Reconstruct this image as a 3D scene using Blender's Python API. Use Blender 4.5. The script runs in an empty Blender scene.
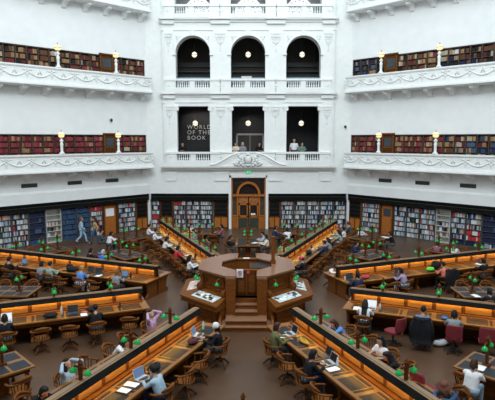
import bpy, bmesh, math, random
from mathutils import Matrix, Vector
R = math.radians
PI = math.pi
random.seed(7)
SC = bpy.context.scene
COL = SC.collection

# ------------------------------------------------------------------ camera, sky, light, exposure
AP = 17.375                                   # apothem of the octagonal hall
HALF = AP * math.tan(PI / 8)
cam_d = bpy.data.cameras.new('camera')
cam_d.sensor_width = 36.0
cam_d.lens = 36.0 * 510.99 / 495.0
cam_d.clip_end = 200
cam = bpy.data.objects.new('camera', cam_d)
COL.objects.link(cam)
cam.location = (0.1446, -19.2756, 6.5024)
cam.rotation_euler = (PI / 2 - 0.1192, 0, 0.0059)
SC.camera = cam

w = bpy.data.worlds.new('daylight')
SC.world = w
w.use_nodes = True
bg = w.node_tree.nodes['Background']
bg.inputs['Color'].default_value = (0.86, 0.95, 1.0, 1)
bg.inputs['Strength'].default_value = 0.30

def area(name, loc, rot, sx, sy, power, color):
    d = bpy.data.lights.new(name, 'AREA')
    d.shape = 'RECTANGLE'; d.size = sx; d.size_y = sy
    d.energy = power; d.color = color
    o = bpy.data.objects.new(name, d)
    o.location = loc; o.rotation_euler = rot
    COL.objects.link(o)
    return o
# daylight through the glass panels of the dome, which is above the picture
area('skylight', (0, 2.0, 27), (0, 0, 0), 16, 16, 1700, (0.87, 0.96, 1.0))
area('skylight_near', (0, -12, 24), (R(58), 0, 0), 16, 7, 3600, (0.87, 0.96, 1.0))

SC.view_settings.view_transform = 'Standard'
SC.view_settings.look = 'None'
SC.view_settings.gamma = 1.0
SC.view_settings.use_curve_mapping = False
SC.view_settings.exposure = 0.55

# ------------------------------------------------------------------ materials
MATS = {}
def mat(name, c, rough=0.6, c2=None, scale=6.0, stretch=(1, 1, 1), metal=0.0, bump=0.0, emit=None, estr=0.0, spec=0.5, trans=0.0, alpha=1.0, objcoord=True):
    if name in MATS: return MATS[name]
    m = bpy.data.materials.new(name); m.use_nodes = True
    nt = m.node_tree; b = nt.nodes['Principled BSDF']
    b.inputs['Base Color'].default_value = (*c, 1)
    b.inputs['Roughness'].default_value = rough
    b.inputs['Metallic'].default_value = metal
    b.inputs['Specular IOR Level'].default_value = spec
    b.inputs['Transmission Weight'].default_value = trans
    b.inputs['Alpha'].default_value = alpha
    if emit is not None:
        b.inputs['Emission Color'].default_value = (*emit, 1)
        b.inputs['Emission Strength'].default_value = estr
    if c2 is not None or bump > 0:
        tc = nt.nodes.new('ShaderNodeTexCoord'); mp = nt.nodes.new('ShaderNodeMapping')
        mp.inputs['Scale'].default_value = stretch
        nz = nt.nodes.new('ShaderNodeTexNoise'); nz.inputs['Scale'].default_value = scale; nz.inputs['Detail'].default_value = 4
        nt.links.new(tc.outputs['Object'], mp.inputs['Vector']); nt.links.new(mp.outputs['Vector'], nz.inputs['Vector'])
        if c2 is not None:
            rp = nt.nodes.new('ShaderNodeValToRGB')
            rp.color_ramp.elements[0].position = 0.32; rp.color_ramp.elements[1].position = 0.68
            rp.color_ramp.elements[0].color = (*c, 1); rp.color_ramp.elements[1].color = (*c2, 1)
            nt.links.new(nz.outputs['Fac'], rp.inputs['Fac']); nt.links.new(rp.outputs['Color'], b.inputs['Base Color'])
        if bump > 0:
            bp = nt.nodes.new('ShaderNodeBump'); bp.inputs['Strength'].default_value = bump; bp.inputs['Distance'].default_value = 0.02
            nt.links.new(nz.outputs['Fac'], bp.inputs['Height']); nt.links.new(bp.outputs['Normal'], b.inputs['Normal'])
    MATS[name] = m
    return m

M_WHITE = mat('white_plaster', (0.83, 0.85, 0.85), 0.65, (0.78, 0.80, 0.80), 1.5, bump=0.05)
M_STUCCO = mat('white_stucco', (0.84, 0.86, 0.85), 0.55, (0.79, 0.81, 0.80), 3.0)
M_FLOOR = mat('brown_linoleum', (0.070, 0.037, 0.021), 0.36, (0.108, 0.059, 0.034), 0.45, bump=0.02, spec=0.4)
M_OAK = mat('oak', (0.125, 0.042, 0.009), 0.40, (0.20, 0.070, 0.015), 5, (0.6, 6, 6), spec=.10)
M_OAKD = mat('dark_oak', (0.065, 0.021, 0.005), 0.42, (0.125, 0.041, 0.010), 5, (0.6, 6, 6), spec=.10)
M_TOP = mat('golden_desk_wood', (0.185, 0.078, 0.020), 0.28, (0.27, 0.115, 0.030), 5, (0.5, 6, 6), spec=.35)
M_RAIL = mat('pale_rail_wood', (0.21, 0.13, 0.07), 0.45, (0.29, 0.185, 0.11), 6, (0.4, 8, 8), spec=.3)
M_JARRAH = mat('red_brown_timber', (0.125, 0.038, 0.009), 0.40, (0.20, 0.066, 0.015), 5, (1, 1, 5), spec=.08)
M_COUNTER = mat('counter_timber', (0.20, 0.095, 0.055), 0.28, (0.27, 0.135, 0.08), 6, (1, 3, 1), spec=.4)
M_PANEL = mat('panel_timber', (0.33, 0.105, 0.020), 0.42, (0.44, 0.15, 0.032), 4, (5, 5, 0.6), spec=.25)
M_DOORW = mat('door_timber', (0.32, 0.10, 0.019), 0.42, (0.42, 0.14, 0.030), 4, (5, 5, 0.6), spec=.25)
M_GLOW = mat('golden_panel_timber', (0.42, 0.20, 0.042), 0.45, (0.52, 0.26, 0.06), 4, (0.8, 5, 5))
M_BLACK = mat('black_paint', (0.007, 0.007, 0.007), 0.55, (0.010, 0.010, 0.010), 4, spec=.06)
M_SHELF = mat('dark_shelf_wood', (0.035, 0.018, 0.010), 0.55, (0.06, 0.03, 0.016), 5)
M_GSHELF = mat('grey_shelf_metal', (0.46, 0.46, 0.42), 0.5, (0.52, 0.52, 0.48), 4)
M_DSHELF = mat('dark_shelf_metal', (0.05, 0.05, 0.05), 0.5, (0.08, 0.08, 0.08), 4)
M_INSET = mat('black_leather', (0.018, 0.017, 0.017), 0.32, (0.026, 0.024, 0.024), 20, spec=.15)
M_BLUEBLK = mat('slate_leather', (0.018, 0.022, 0.030), 0.42, (0.026, 0.031, 0.040), 20, spec=.2)
M_BRASS = mat('brass', (0.50, 0.33, 0.10), 0.35, (0.42, 0.27, 0.08), 10, metal=0.9)
M_GREEN = mat('green_glass_shade', (0.0, 0.19, 0.035), 0.2, (0.0, 0.24, 0.05), 6, emit=(0.0, 0.55, 0.08), estr=0.12)
M_LED = mat('warm_light_strip', (1, 0.6, 0.2), 0.5, emit=(1.0, 0.58, 0.12), estr=14.0)
M_GLOBE = mat('warm_globe_glass', (0.9, 0.8, 0.5), 0.3, emit=(1.0, 0.74, 0.30), estr=0.6)
M_GLOBEW = mat('pale_globe_glass', (0.9, 0.87, 0.75), 0.3, emit=(1.0, 0.90, 0.66), estr=0.62)
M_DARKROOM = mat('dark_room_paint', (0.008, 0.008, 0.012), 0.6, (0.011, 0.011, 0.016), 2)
M_BROWNROOM = mat('dark_brown_room_shade', (0.030, 0.025, 0.020), 0.6, (0.036, 0.03, 0.024), 2)  # dimness of the rooms behind the arcade is put into this dark brown
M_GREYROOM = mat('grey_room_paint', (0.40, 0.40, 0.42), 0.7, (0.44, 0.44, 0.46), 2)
M_WINDOW = mat('bright_window_glass', (0.9, 0.95, 1.0), 0.2, emit=(0.92, 0.96, 1.0), estr=0.62)
M_GLASSD = mat('dark_door_glass', (0.018, 0.014, 0.012), 0.12, (0.03, 0.022, 0.018), 2)
M_KICK = mat('green_kick_plate', (0.045, 0.060, 0.040), 0.35, (0.06, 0.075, 0.05), 4, metal=0.4)
M_VENT = mat('dark_vent', (0.035, 0.035, 0.03), 0.5, (0.05, 0.05, 0.045), 8)
M_PAPER = mat('white_paper', (0.80, 0.80, 0.78), 0.7, (0.86, 0.86, 0.84), 8)
M_LAPD = mat('dark_laptop_shell', (0.03, 0.03, 0.035), 0.4, (0.045, 0.045, 0.05), 8)
M_LAPS = mat('silver_laptop_shell', (0.50, 0.52, 0.54), 0.35, (0.56, 0.58, 0.6), 8, metal=0.3)
M_SCRB = mat('blue_laptop_display', (0.02, 0.03, 0.05), 0.2, emit=(0.25, 0.45, 0.8), estr=0.25)
M_SCRD = mat('dark_laptop_display', (0.012, 0.014, 0.018), 0.15, (0.02, 0.022, 0.028), 4)
M_SCRW = mat('white_laptop_display', (0.2, 0.2, 0.2), 0.2, emit=(0.85, 0.92, 1.0), estr=0.55)
M_TREAD = mat('pale_tread_timber', (0.20, 0.10, 0.055), 0.35, (0.26, 0.14, 0.08), 5)  # treads in a lighter brown than the risers
M_EXH = mat('exhibit_glass', (0.50, 0.58, 0.60), 0.1, (0.62, 0.68, 0.68), 3, spec=0.6)
M_BURG = mat('burgundy_fabric', (0.16, 0.012, 0.02), 0.8, (0.20, 0.018, 0.028), 30)
M_BLKPL = mat('black_plastic', (0.018, 0.018, 0.02), 0.45, (0.028, 0.028, 0.03), 12)
M_SIGNG = mat('green_exit_glow', (0.0, 0.3, 0.12), 0.4, emit=(0.0, 0.42, 0.16), estr=0.6)
M_SIGNW = mat('white_sign_ink', (0.8, 0.85, 0.82), 0.5, emit=(0.8, 0.9, 0.85), estr=0.4)
M_LETTER = mat('pale_wall_lettering', (0.62, 0.62, 0.62), 0.6, (0.68, 0.68, 0.68), 5)
M_SIGN = mat('white_sign_board', (0.78, 0.78, 0.80), 0.5, (0.82, 0.82, 0.84), 5)
M_MAROON = mat('maroon_print', (0.30, 0.02, 0.04), 0.5, (0.34, 0.03, 0.05), 5)
M_PINK = mat('pinkish_exhibit_page', (0.60, 0.42, 0.36), 0.4, (0.66, 0.5, 0.44), 4)
M_SLATE = mat('slate_board', (0.035, 0.045, 0.055), 0.4, (0.05, 0.06, 0.07), 3)
M_BLUEGL = mat('bluish_case_glass', (0.12, 0.22, 0.30), 0.12, (0.22, 0.34, 0.42), 5)
M_RELIEF = mat('carved_plaster', (0.76, 0.78, 0.77), 0.6, (0.70, 0.72, 0.71), 10)

def cmat(name, c, rough=0.8, c2=None):
    return mat(name, c, rough, c2 or tuple(min(1, x * 1.2 + 0.002) for x in c), 14, spec=.2)

# ------------------------------------------------------------------ mesh builder
class MB:
    def __init__(s, T=None):
        s.v = []; s.f = []; s.mi = []; s.T = T or Matrix(); s.m = 0
    def add(s, vs, fs):
        n = len(s.v); T = s.T
        s.v += [T @ Vector(p) for p in vs]
        flip = T.to_3x3().determinant() < 0
        for f in fs:
            s.f.append([n + i for i in (reversed(f) if flip else f)]); s.mi.append(s.m)
        return s
    def box(s, x0, x1, y0, y1, z0, z1):
        x0, x1 = min(x0, x1), max(x0, x1); y0, y1 = min(y0, y1), max(y0, y1); z0, z1 = min(z0, z1), max(z0, z1)
        return s.add([(x0, y0, z0), (x1, y0, z0), (x1, y1, z0), (x0, y1, z0), (x0, y0, z1), (x1, y0, z1), (x1, y1, z1), (x0, y1, z1)],
                     [(0, 3, 2, 1), (4, 5, 6, 7), (0, 1, 5, 4), (1, 2, 6, 5), (2, 3, 7, 6), (3, 0, 4, 7)])
    def prism(s, pts, z0, z1, zt=None):
        n = len(pts)
        a = sum(pts[i][0] * pts[(i + 1) % n][1] - pts[(i + 1) % n][0] * pts[i][1] for i in range(n))
        if a < 0: pts = pts[::-1]
        vs = [(x, y, z0) for x, y in pts] + [(x, y, z1) for x, y in pts]
        return s.add(vs, [tuple(range(n - 1, -1, -1)), tuple(range(n, 2 * n))] + [(i, (i + 1) % n, n + (i + 1) % n, n + i) for i in range(n)])
    def extr(s, prof, y0, y1):                 # profile in x,z pushed along y
        n = len(prof)
        a = sum(prof[i][0] * prof[(i + 1) % n][1] - prof[(i + 1) % n][0] * prof[i][1] for i in range(n))
        if a < 0: prof = prof[::-1]
        vs = [(x, y1, z) for x, z in prof] + [(x, y0, z) for x, z in prof]
        return s.add(vs, [tuple(range(n - 1, -1, -1)), tuple(range(n, 2 * n))] + [(i, (i + 1) % n, n + (i + 1) % n, n + i) for i in range(n)])
    def extx(s, prof, x0, x1):                 # profile in y,z pushed along x
        n = len(prof)
        a = sum(prof[i][0] * prof[(i + 1) % n][1] - prof[(i + 1) % n][0] * prof[i][1] for i in range(n))
        if a < 0: prof = prof[::-1]
        vs = [(x0, y, z) for y, z in prof] + [(x1, y, z) for y, z in prof]
        return s.add(vs, [tuple(range(n - 1, -1, -1)), tuple(range(n, 2 * n))] + [(i, (i + 1) % n, n + (i + 1) % n, n + i) for i in range(n)])
    def lathe(s, prof, seg=12, c=(0, 0, 0)):
        vs = []; fs = []
        for r, z in prof:
            for k in range(seg):
                a = 2 * PI * k / seg
                vs.append((c[0] + r * math.cos(a), c[1] + r * math.sin(a), c[2] + z))
        for i in range(len(prof) - 1):
            for k in range(seg):
                k2 = (k + 1) % seg
                fs.append((i * seg + k, i * seg + k2, (i + 1) * seg + k2, (i + 1) * seg + k))
        fs.append(tuple(range(seg - 1, -1, -1))); fs.append(tuple((len(prof) - 1) * seg + k for k in range(seg)))
        return s.add(vs, fs)
    def tube(s, path, rad, seg=6, flat=1.0):
        P = [Vector(p) for p in path]; n = len(P)
        rs = rad if isinstance(rad, (list, tuple)) else [rad] * n
        vs = []; fs = []; up = None
        for i in range(n):
            t = (P[min(i + 1, n - 1)] - P[max(i - 1, 0)]).normalized()
            if up is None: up = Vector((0, 0, 1)) if abs(t.z) < 0.9 else Vector((1, 0, 0))
            sx = t.cross(up).normalized(); uy = sx.cross(t).normalized(); up = uy
            for k in range(seg):
                a = 2 * PI * k / seg
                vs.append(P[i] + sx * (rs[i] * math.cos(a)) + uy * (rs[i] * flat * math.sin(a)))
        for i in range(n - 1):
            for k in range(seg):
                k2 = (k + 1) % seg
                fs.append((i * seg + k, i * seg + k2, (i + 1) * seg + k2, (i + 1) * seg + k))
        fs.append(tuple(range(seg - 1, -1, -1))); fs.append(tuple((n - 1) * seg + k for k in range(seg)))
        return s.add(vs, fs)
    def ell(s, c, r, seg=12, rings=8):
        prof = []
        vs = []; fs = []
        for i in range(rings + 1):
            th = PI * i / rings
            rr = max(math.sin(th), 1e-3); zz = -math.cos(th)
            for k in range(seg):
                a = 2 * PI * k / seg
                vs.append((c[0] + r[0] * rr * math.cos(a), c[1] + r[1] * rr * math.sin(a), c[2] + r[2] * zz))
        for i in range(rings):
            for k in range(seg):
                k2 = (k + 1) % seg
                fs.append((i * seg + k, i * seg + k2, (i + 1) * seg + k2, (i + 1) * seg + k))
        fs.append(tuple(range(seg - 1, -1, -1))); fs.append(tuple(rings * seg + k for k in range(seg)))
        return s.add(vs, fs)
    def cap(s, p0, p1, r0, r1=None, seg=10):
        r1 = r0 if r1 is None else r1
        p0 = Vector(p0); p1 = Vector(p1); d = p1 - p0
        t = d.normalized() if d.length > 1e-6 else Vector((0, 0, 1))
        path = []; rad = []
        for a in (-85, -60, -30): path.append(p0 + t * (r0 * math.sin(R(a)))); rad.append(r0 * math.cos(R(a)))
        path.append(p0); rad.append(r0); path.append(p1); rad.append(r1)
        for a in (30, 60, 85): path.append(p1 + t * (r1 * math.sin(R(a)))); rad.append(r1 * math.cos(R(a)))
        # straight tube, constant frame
        up = Vector((0, 0, 1)) if abs(t.z) < 0.9 else Vector((1, 0, 0))
        sx = t.cross(up).normalized(); uy = sx.cross(t).normalized()
        vs = []; fs = []
        for P, q in zip(path, rad):
            for k in range(seg):
                a = 2 * PI * k / seg
                vs.append(P + sx * (q * math.cos(a)) + uy * (q * math.sin(a)))
        n = len(path)
        for i in range(n - 1):
            for k in range(seg):
                k2 = (k + 1) % seg
                fs.append((i * seg + k, i * seg + k2, (i + 1) * seg + k2, (i + 1) * seg + k))
        fs.append(tuple(range(seg - 1, -1, -1))); fs.append(tuple((n - 1) * seg + k for k in range(seg)))
        return s.add(vs, fs)
    def mesh(s, name, mats, smooth=False):
        me = bpy.data.meshes.new(name)
        me.from_pydata([tuple(p) for p in s.v], [], s.f)
        if not isinstance(mats, (list, tuple)): mats = [mats]
        for m in mats: me.materials.append(m)
        if len(mats) > 1: me.polygons.foreach_set('material_index', s.mi)
        if smooth: me.polygons.foreach_set('use_smooth', [True] * len(me.polygons))
        me.update()
        return me
    def build(s, name, mats, parent=None, smooth=False):
        return link(name, s.mesh(name, mats, smooth), parent)

def link(name, data, parent=None):
    o = bpy.data.objects.new(name, data); COL.objects.link(o)
    if parent: o.parent = parent
    return o
def tag(o, label=None, cat=None, group=None, kind=None):
    if label: o['label'] = label
    if cat: o['category'] = cat
    if group: o['group'] = group
    if kind: o['kind'] = kind
    return o
def thing(name, label, cat, loc=(0, 0, 0), rz=0, group=None):
    o = link(name, None); o.location = loc; o.rotation_euler = (0, 0, rz)
    o.empty_display_size = 0.1
    return tag(o, label, cat, group)
def struct(mb, name, mats, parent=None, smooth=False):
    o = mb.build(name, mats, parent, smooth)
    o['kind'] = 'structure'
    return o
def dup(root, loc, rz, label=None, group=None):
    def cp(o, par):
        c = o.copy(); COL.objects.link(c)
        if par: c.parent = par
        for ch in KIDS.get(o.name, []): cp(ch, c)
        return c
    r = cp(root, None)
    r.location = loc; r.rotation_euler = (0, 0, rz)
    if label: r['label'] = label
    if group: r['group'] = group
    return r
KIDS = {}
def reg(root):
    """remember the children of a prototype, before it is copied"""
    for o in COL.objects:
        if o.parent: KIDS.setdefault(o.parent.name, [])
    def rec(o):
        KIDS[o.name] = [c for c in COL.objects if c.parent == o]
        for c in KIDS[o.name]: rec(c)
    rec(root)
ORD = ['', 'first', 'second', 'third', 'fourth', 'fifth', 'sixth', 'seventh', 'eighth', 'ninth', 'tenth', 'eleventh', 'twelfth', 'thirteenth', 'fourteenth', 'fifteenth', 'sixteenth', 'seventeenth', 'eighteenth', 'nineteenth', 'twentieth', 'twenty-first', 'twenty-second', 'twenty-third', 'twenty-fourth']

# wall frames: s runs along the wall from the back corner, out points into the hall
class Frame:
    def __init__(s, o, rot, oy): s.o = Vector(o); s.rot = rot; s.oy = oy; s.M = Matrix.Translation(s.o) @ Matrix.Rotation(rot, 4, 'Z')
    def world(s, a, out, z): return s.M @ Vector((a, out * s.oy, z))
FL_ = Frame((-HALF, AP, 0), R(225), 1)
FR_ = Frame((HALF, AP, 0), R(-45), -1)
FN_ = Frame((0, AP, 0), 0, -1)
LEN = 2 * HALF

# ------------------------------------------------------------------ floor and walls
oct_pts = [(AP / math.cos(PI / 8) * math.cos(R(22.5 + 45 * k)), AP / math.cos(PI / 8) * math.sin(R(22.5 + 45 * k))) for k in range(8)]
big = [(x * 1.22, y * 1.22) for x, y in oct_pts]
struct(MB().prism(big, -0.2, 0), 'floor', M_FLOOR)

def oy(fr, mb): return mb
def fbox(mb, fr, s0, s1, o0, o1, z0, z1): mb.box(s0, s1, o0 * fr.oy, o1 * fr.oy, z0, z1)

TOP = 19.0
for fr, nm in ((FL_, 'wall_left'), (FR_, 'wall_right')):
    mb = MB(fr.M)
    fbox(mb, fr, 0, LEN, -0.55, -0.47, 0, 2.2)                 # behind the bookcases
    fbox(mb, fr, 0, LEN, -0.55, 0.0, 2.2, 4.55)
    fbox(mb, fr, 0.0, LEN, -0.55, -0.47, 4.55, 6.78)
    fbox(mb, fr, 0.0, LEN, -0.55, 0.0, 6.78, 9.75)
    fbox(mb, fr, 0.0, LEN, -0.55, -0.47, 9.75, 11.96)
    fbox(mb, fr, 0.0, LEN, -0.55, 0.0, 11.96, 15.1)
    fbox(mb, fr, 0.0, LEN, -0.55, -0.47, 15.1, 17.3)
    fbox(mb, fr, 0.0, LEN, -0.55, 0.0, 17.3, TOP)
    for z0, z1 in ((4.55, 6.78), (9.75, 11.96), (15.1, 17.3)):
        for a, b in ((0.0, 0.1), (LEN - 0.1, LEN)): fbox(mb, fr, a, b, -0.5, 0.0, z0, z1)
    for a, b in ((0.0, 0.08), (LEN - 0.08, LEN)): fbox(mb, fr, a, b, -0.5, 0.0, 0, 2.2)
    struct(mb, nm, M_WHITE)
    # white band above the bookcases
    mb = MB(fr.M)
    mb.extx([(0, 2.56), (0.14 * fr.oy, 2.56), (0.14 * fr.oy, 3.2), (0, 3.32)], 0.06, LEN - 0.06)
    struct(mb, 'trim_' + ('1' if fr is FL_ else '2'), M_WHITE)
    # black cornice over the bookcases
    mb = MB(fr.M)
    fbox(mb, fr, 0.12, LEN - 0.12, 0.0, 0.20, 2.14, 2.56)
    fbox(mb, fr, 0.14, LEN - 0.14, 0.0, 0.26, 2.50, 2.585)
    mb.m = 1
    fbox(mb, fr, 0.14, LEN - 0.14, 0.20, 0.235, 2.36, 2.385)
    struct(mb, 'trim_' + ('3' if fr is FL_ else '4'), [M_BLACK, M_KICK])

# the other walls of the octagon, behind and beside the camera
def plain_wall(name, k, zs):
    a = R(45 * k); fr = Matrix.Rotation(a, 4, 'Z')
    mb = MB(fr)
    for (t0, t1, z0, z1) in zs: mb.box(AP, AP + 0.55, t0, t1, z0, z1)
    struct(mb, name, M_WHITE)
plain_wall('wall_east', 0, [(-HALF, HALF, 0, TOP)])
plain_wall('wall_west', 4, [(-HALF, HALF, 0, TOP)])
plain_wall('wall_southeast', 7, [(-HALF, HALF, 0, TOP)])
plain_wall('wall_southwest', 5, [(-HALF, HALF, 0, TOP)])
plain_wall('wall_front', 6, [(-HALF, HALF, 0, 4.4), (-HALF, -2.4, 4.4, 8.8), (2.4, HALF, 4.4, 8.8), (-HALF, HALF, 8.8, TOP)])

# ------------------------------------------------------------------ back wall with its arcade
YP = AP - 0.25                                   # face of the pavilion
mb = MB()
# flat sides
for sx in (-1, 1): mb.box(sx * 6.0, sx * HALF, AP, AP + 0.55, 2.2, TOP)
mb.box(-HALF, -1.45, AP + 0.47, AP + 0.55, 0, 2.2); mb.box(1.45, HALF, AP + 0.47, AP + 0.55, 0, 2.2)
mb.box(-6.05, -1.25, AP - 0.05, AP + 0.55, 2.2, 4.3); mb.box(1.25, 6.05, AP - 0.05, AP + 0.55, 2.2, 4.3)
mb.box(-1.25, 1.25, AP - 0.05, AP + 0.55, 3.76, 4.3)
# white door casing down to the floor
for sx in (-1, 1): mb.box(sx * 1.24, sx * 1.42, AP - 0.08, AP + 0.55, 0, 3.90)
mb.box(-1.42, 1.42, AP - 0.08, AP + 0.3, 3.74, 3.92)
struct(mb, 'wall_back', M_STUCCO)

BAYS = (-3.87, -0.03, 3.82)
HW = 1.20
edges = [-6.0] + [v for b in BAYS for v in (b - HW, b + HW)] + [6.0]
piers = [(edges[0], edges[1]), (edges[2], edges[3]), (edges[4], edges[5]), (edges[6], edges[7])]
def arch_face(mb, cx, zs, r, ztop, hw, y0, y1):
    """wall piece of half width hw with a round arch cut out of its lower edge at zs"""
    n = 18
    for i in range(n):
        a0 = PI * i / n; a1 = PI * (i + 1) / n
        p0 = (cx + r * math.cos(a0), zs + r * math.sin(a0)); p1 = (cx + r * math.cos(a1), zs + r * math.sin(a1))
        mb.extr([p0, (p0[0], ztop), (p1[0], ztop), p1], y0, y1)
for a, b in piers: struct(MB().box(a, b, YP, AP + 0.55, 4.3, TOP), 'wall_pier', M_STUCCO)
for cx in BAYS:
    struct(MB().box(cx - HW, cx + HW, YP, AP + 0.55, 8.78, 9.72), 'wall_spandrel', M_STUCCO)
    mb = MB(); mb.box(cx - HW, cx + HW, YP, AP + 0.55, 13.62, 14.76); arch_face(mb, cx, 12.38, HW, 13.62, HW, YP, AP + 0.55); struct(mb, 'wall_spandrel', M_STUCCO)
    struct(MB().box(cx - HW, cx + HW, YP, AP + 0.55, 4.3, 4.62), 'wall_spandrel', M_STUCCO)
    mb = MB(); arch_face(mb, cx, 17.3, HW, TOP, HW, YP, AP + 0.55); struct(mb, 'wall_spandrel', M_STUCCO)

# cornices, friezes, pilaster strips
mb = MB()
def cornice(z0, z1, out, x0=-6.12, x1=6.12):
    h = z1 - z0
    for i, (f0, f1, o) in enumerate(((0, .3, .35), (.3, .55, .6), (.55, .8, 1.0), (.8, 1.0, 1.12))):
        mb.box(x0 - 0.08 * o, x1 + 0.08 * o, YP - out * o, YP + 0.02, z0 + h * f0, z0 + h * f1)
def broken(z0, z1, out):
    cornice(z0, z1, out)
    for a, b in piers:
        c = (a + b) / 2; hw = (b - a) / 2 - 0.02
        h = z1 - z0
        mb.box(c - hw, c + hw, YP - out * 1.25, YP, z0 + h * .55, z1 - 0.01)
        mb.box(c - hw * .92, c + hw * .92, YP - out * .7, YP, z0 - .12, z0 + h * .55)
broken(9.43, 9.72, 0.30); broken(14.47, 14.76, 0.30)
cornice(4.32, 4.60, 0.32)
for z in (9.02, 13.93): mb.box(-6.06, 6.06, YP - 0.06, YP, z, z + 0.07)
for a, b in piers:                                # corbel panels and pilasters
    c = (a + b) / 2; hw = min((b - a) / 2 - 0.12, 0.5)
    mb.box(c - hw - .06, c + hw + .06, AP - 0.11, AP, 3.62, 4.33); mb.box(c - hw, c + hw, AP - 0.13, AP, 3.5, 3.62)
    mb.box(c - hw - .1, c + hw + .1, AP - 0.14, AP, 4.02, 4.08)
    for z0, z1 in ((4.62, 9.02), (9.75, 13.93), (14.78, 18.6)):
        mb.box(c - hw, c + hw, YP - 0.07, YP, z0, z1)
        mb.box(c - hw - .05, c + hw + .05, YP - 0.10, YP, z0, z0 + .95)
        mb.box(c - hw + .07, c + hw - .07, YP - 0.085, YP, z0 + 1.15, z1 - .2)
struct(mb, 'trim_5', M_STUCCO)

# arch surrounds, capitals and imposts
mb = MB()
for cx in BAYS:
    for zs in (12.38, 17.3):
        n = 20
        for r0, r1, o in ((HW, HW + .10, .10), (HW + .10, HW + .2, .06)):
            for i in range(n):
                a0 = PI * i / n; a1 = PI * (i + 1) / n
                q = [(cx + r * math.cos(a), zs + r * math.sin(a)) for r, a in ((r0, a0), (r1, a0), (r1, a1), (r0, a1))]
                mb.extr(q, YP - o, YP + .01)
        for sx in (-1, 1):
            mb.box(cx + sx * (HW - .03), cx + sx * (HW + .24), YP - .13, YP + .5, zs - .12, zs)
        mb.extr([(cx - .1, zs + HW - .02), (cx + .1, zs + HW - .02), (cx + .15, zs + HW + .32), (cx - .15, zs + HW + .32)], YP - .16, YP)
    for sx in (-1, 1):                              # capitals of the square openings
        x0, x1 = cx + sx * (HW - .16), cx + sx * (HW + .22)
        mb.box(x0, x1, YP - .12, YP + .45, 8.66, 8.80)
        mb.box(cx + sx * (HW - .10), cx + sx * (HW + .16), YP - .09, YP + .45, 8.46, 8.66)
        for yy in (YP - .1,):
            T0 = mb.T; mb.T = Matrix.Translation((cx + sx * (HW - .09), yy, 8.56)) @ Matrix.Rotation(R(90), 4, 'X')
            mb.lathe([(.0, -.03), (.10, -.03), (.10, .03), (.0, .03)], 10); mb.T = T0
        mb.box(cx + sx * (HW - .05), cx + sx * (HW + .12), YP - .05, YP + .4, 4.62, 8.46)
struct(mb, 'trim_6', M_STUCCO)

# carved drops on the pilasters and swags in the spandrels
mb = MB()
for a, b in piers:
    c = (a + b) / 2; wdt = min((b - a) / 2 - .2, .36)
    for zt in (8.75, 13.72):
        mb.box(c - wdt, c + wdt, YP - .13, YP - .06, zt - .06, zt)
        for sx in (-1, 1):
            T0 = mb.T; mb.T = Matrix.Translation((c + sx * wdt * .6, YP - .11, zt - .2)) @ Matrix.Rotation(R(90), 4, 'X')
            mb.lathe([(.0, -.03), (wdt * .36, -.03), (wdt * .36, .03), (.0, .04)], 10); mb.T = T0
        mb.ell((c, YP - .1, zt - .22), (wdt * .34, .06, .13), 8, 6)
        mb.box(c - wdt * .9, c + wdt * .9, YP - .12, YP - .06, zt - .44, zt - .40)
        mb.tube([(c + wdt * .55 * math.cos(PI * k / 8), YP - .1, zt - .5 - .2 * math.sin(PI * k / 8)) for k in range(9)], .035, 6)
        for i, (dz, rr) in enumerate(((.60, .085), (.78, .06), (.98, .035), (1.16, .05))): mb.ell((c, YP - .09, zt - dz), (rr, .05, rr * 1.2), 8, 6)
    for zt in (9.85, 14.88, 4.95):                  # small urn on the balustrade pedestals
        mb.tube([(c + wdt * .7 * math.cos(PI * k / 8), YP - .30, zt + .36 - .2 * math.sin(PI * k / 8)) for k in range(9)], .03, 6)
        mb.ell((c, YP - .30, zt + .3), (wdt * .35, .05, .1), 8, 6)
for cx in BAYS:
    for sx in (-1, 1):
        for (dx, dz, rr) in ((1.02, .98, .11), (.88, 1.12, .07), (1.08, .80, .07), (1.1, 1.14, .06)): mb.ell((cx + sx * dx, YP - .04, 12.38 + dz), (rr, .05, rr), 8, 6)
struct(mb, 'trim_7', M_RELIEF)

# pediment with its crest over the door
mb = MB()
def scroll(sx):
    pts = []
    for k in range(15):
        t = k / 14; x = 0.55 + 2.15 * t
        z = 4.66 + .82 * (0.5 + 0.5 * math.cos(PI * min(1, t * 1.02))) ** 1.0
        pts.append((sx * x - .03, YP - .36, z))
    return pts
for sx in (-1, 1):
    for dz, r_ in ((0.02, .07), (-.13, .055), (-.24, .045)):
        mb.tube([(x, y + (.0 if dz > 0 else .04), max(4.63, z + dz)) for x, y, z in scroll(sx)], r_, 6)
    pp = scroll(sx)
    for i in range(14):
        mb.extr([(pp[i][0], 4.6), (pp[i][0], pp[i][2] + .02), (pp[i + 1][0], pp[i + 1][2] + .02), (pp[i + 1][0], 4.6)], YP - .33, YP - .05)
struct(mb, 'trim_8', M_STUCCO)
mb = MB()
mb.ell((-.03, YP - .46, 5.05), (.24, .14, .30), 14, 10)
mb.ell((-.03, YP - .48, 5.42), (.15, .12, .10), 10, 6)
rnd = random.Random(3)
for k in range(13):
    a = R(-25 + 230 * k / 12); mb.ell((-.03 + .38 * math.cos(a), YP - .42, 5.0 + .36 * math.sin(a)), (.11, .09, .11), 8, 6)
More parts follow.
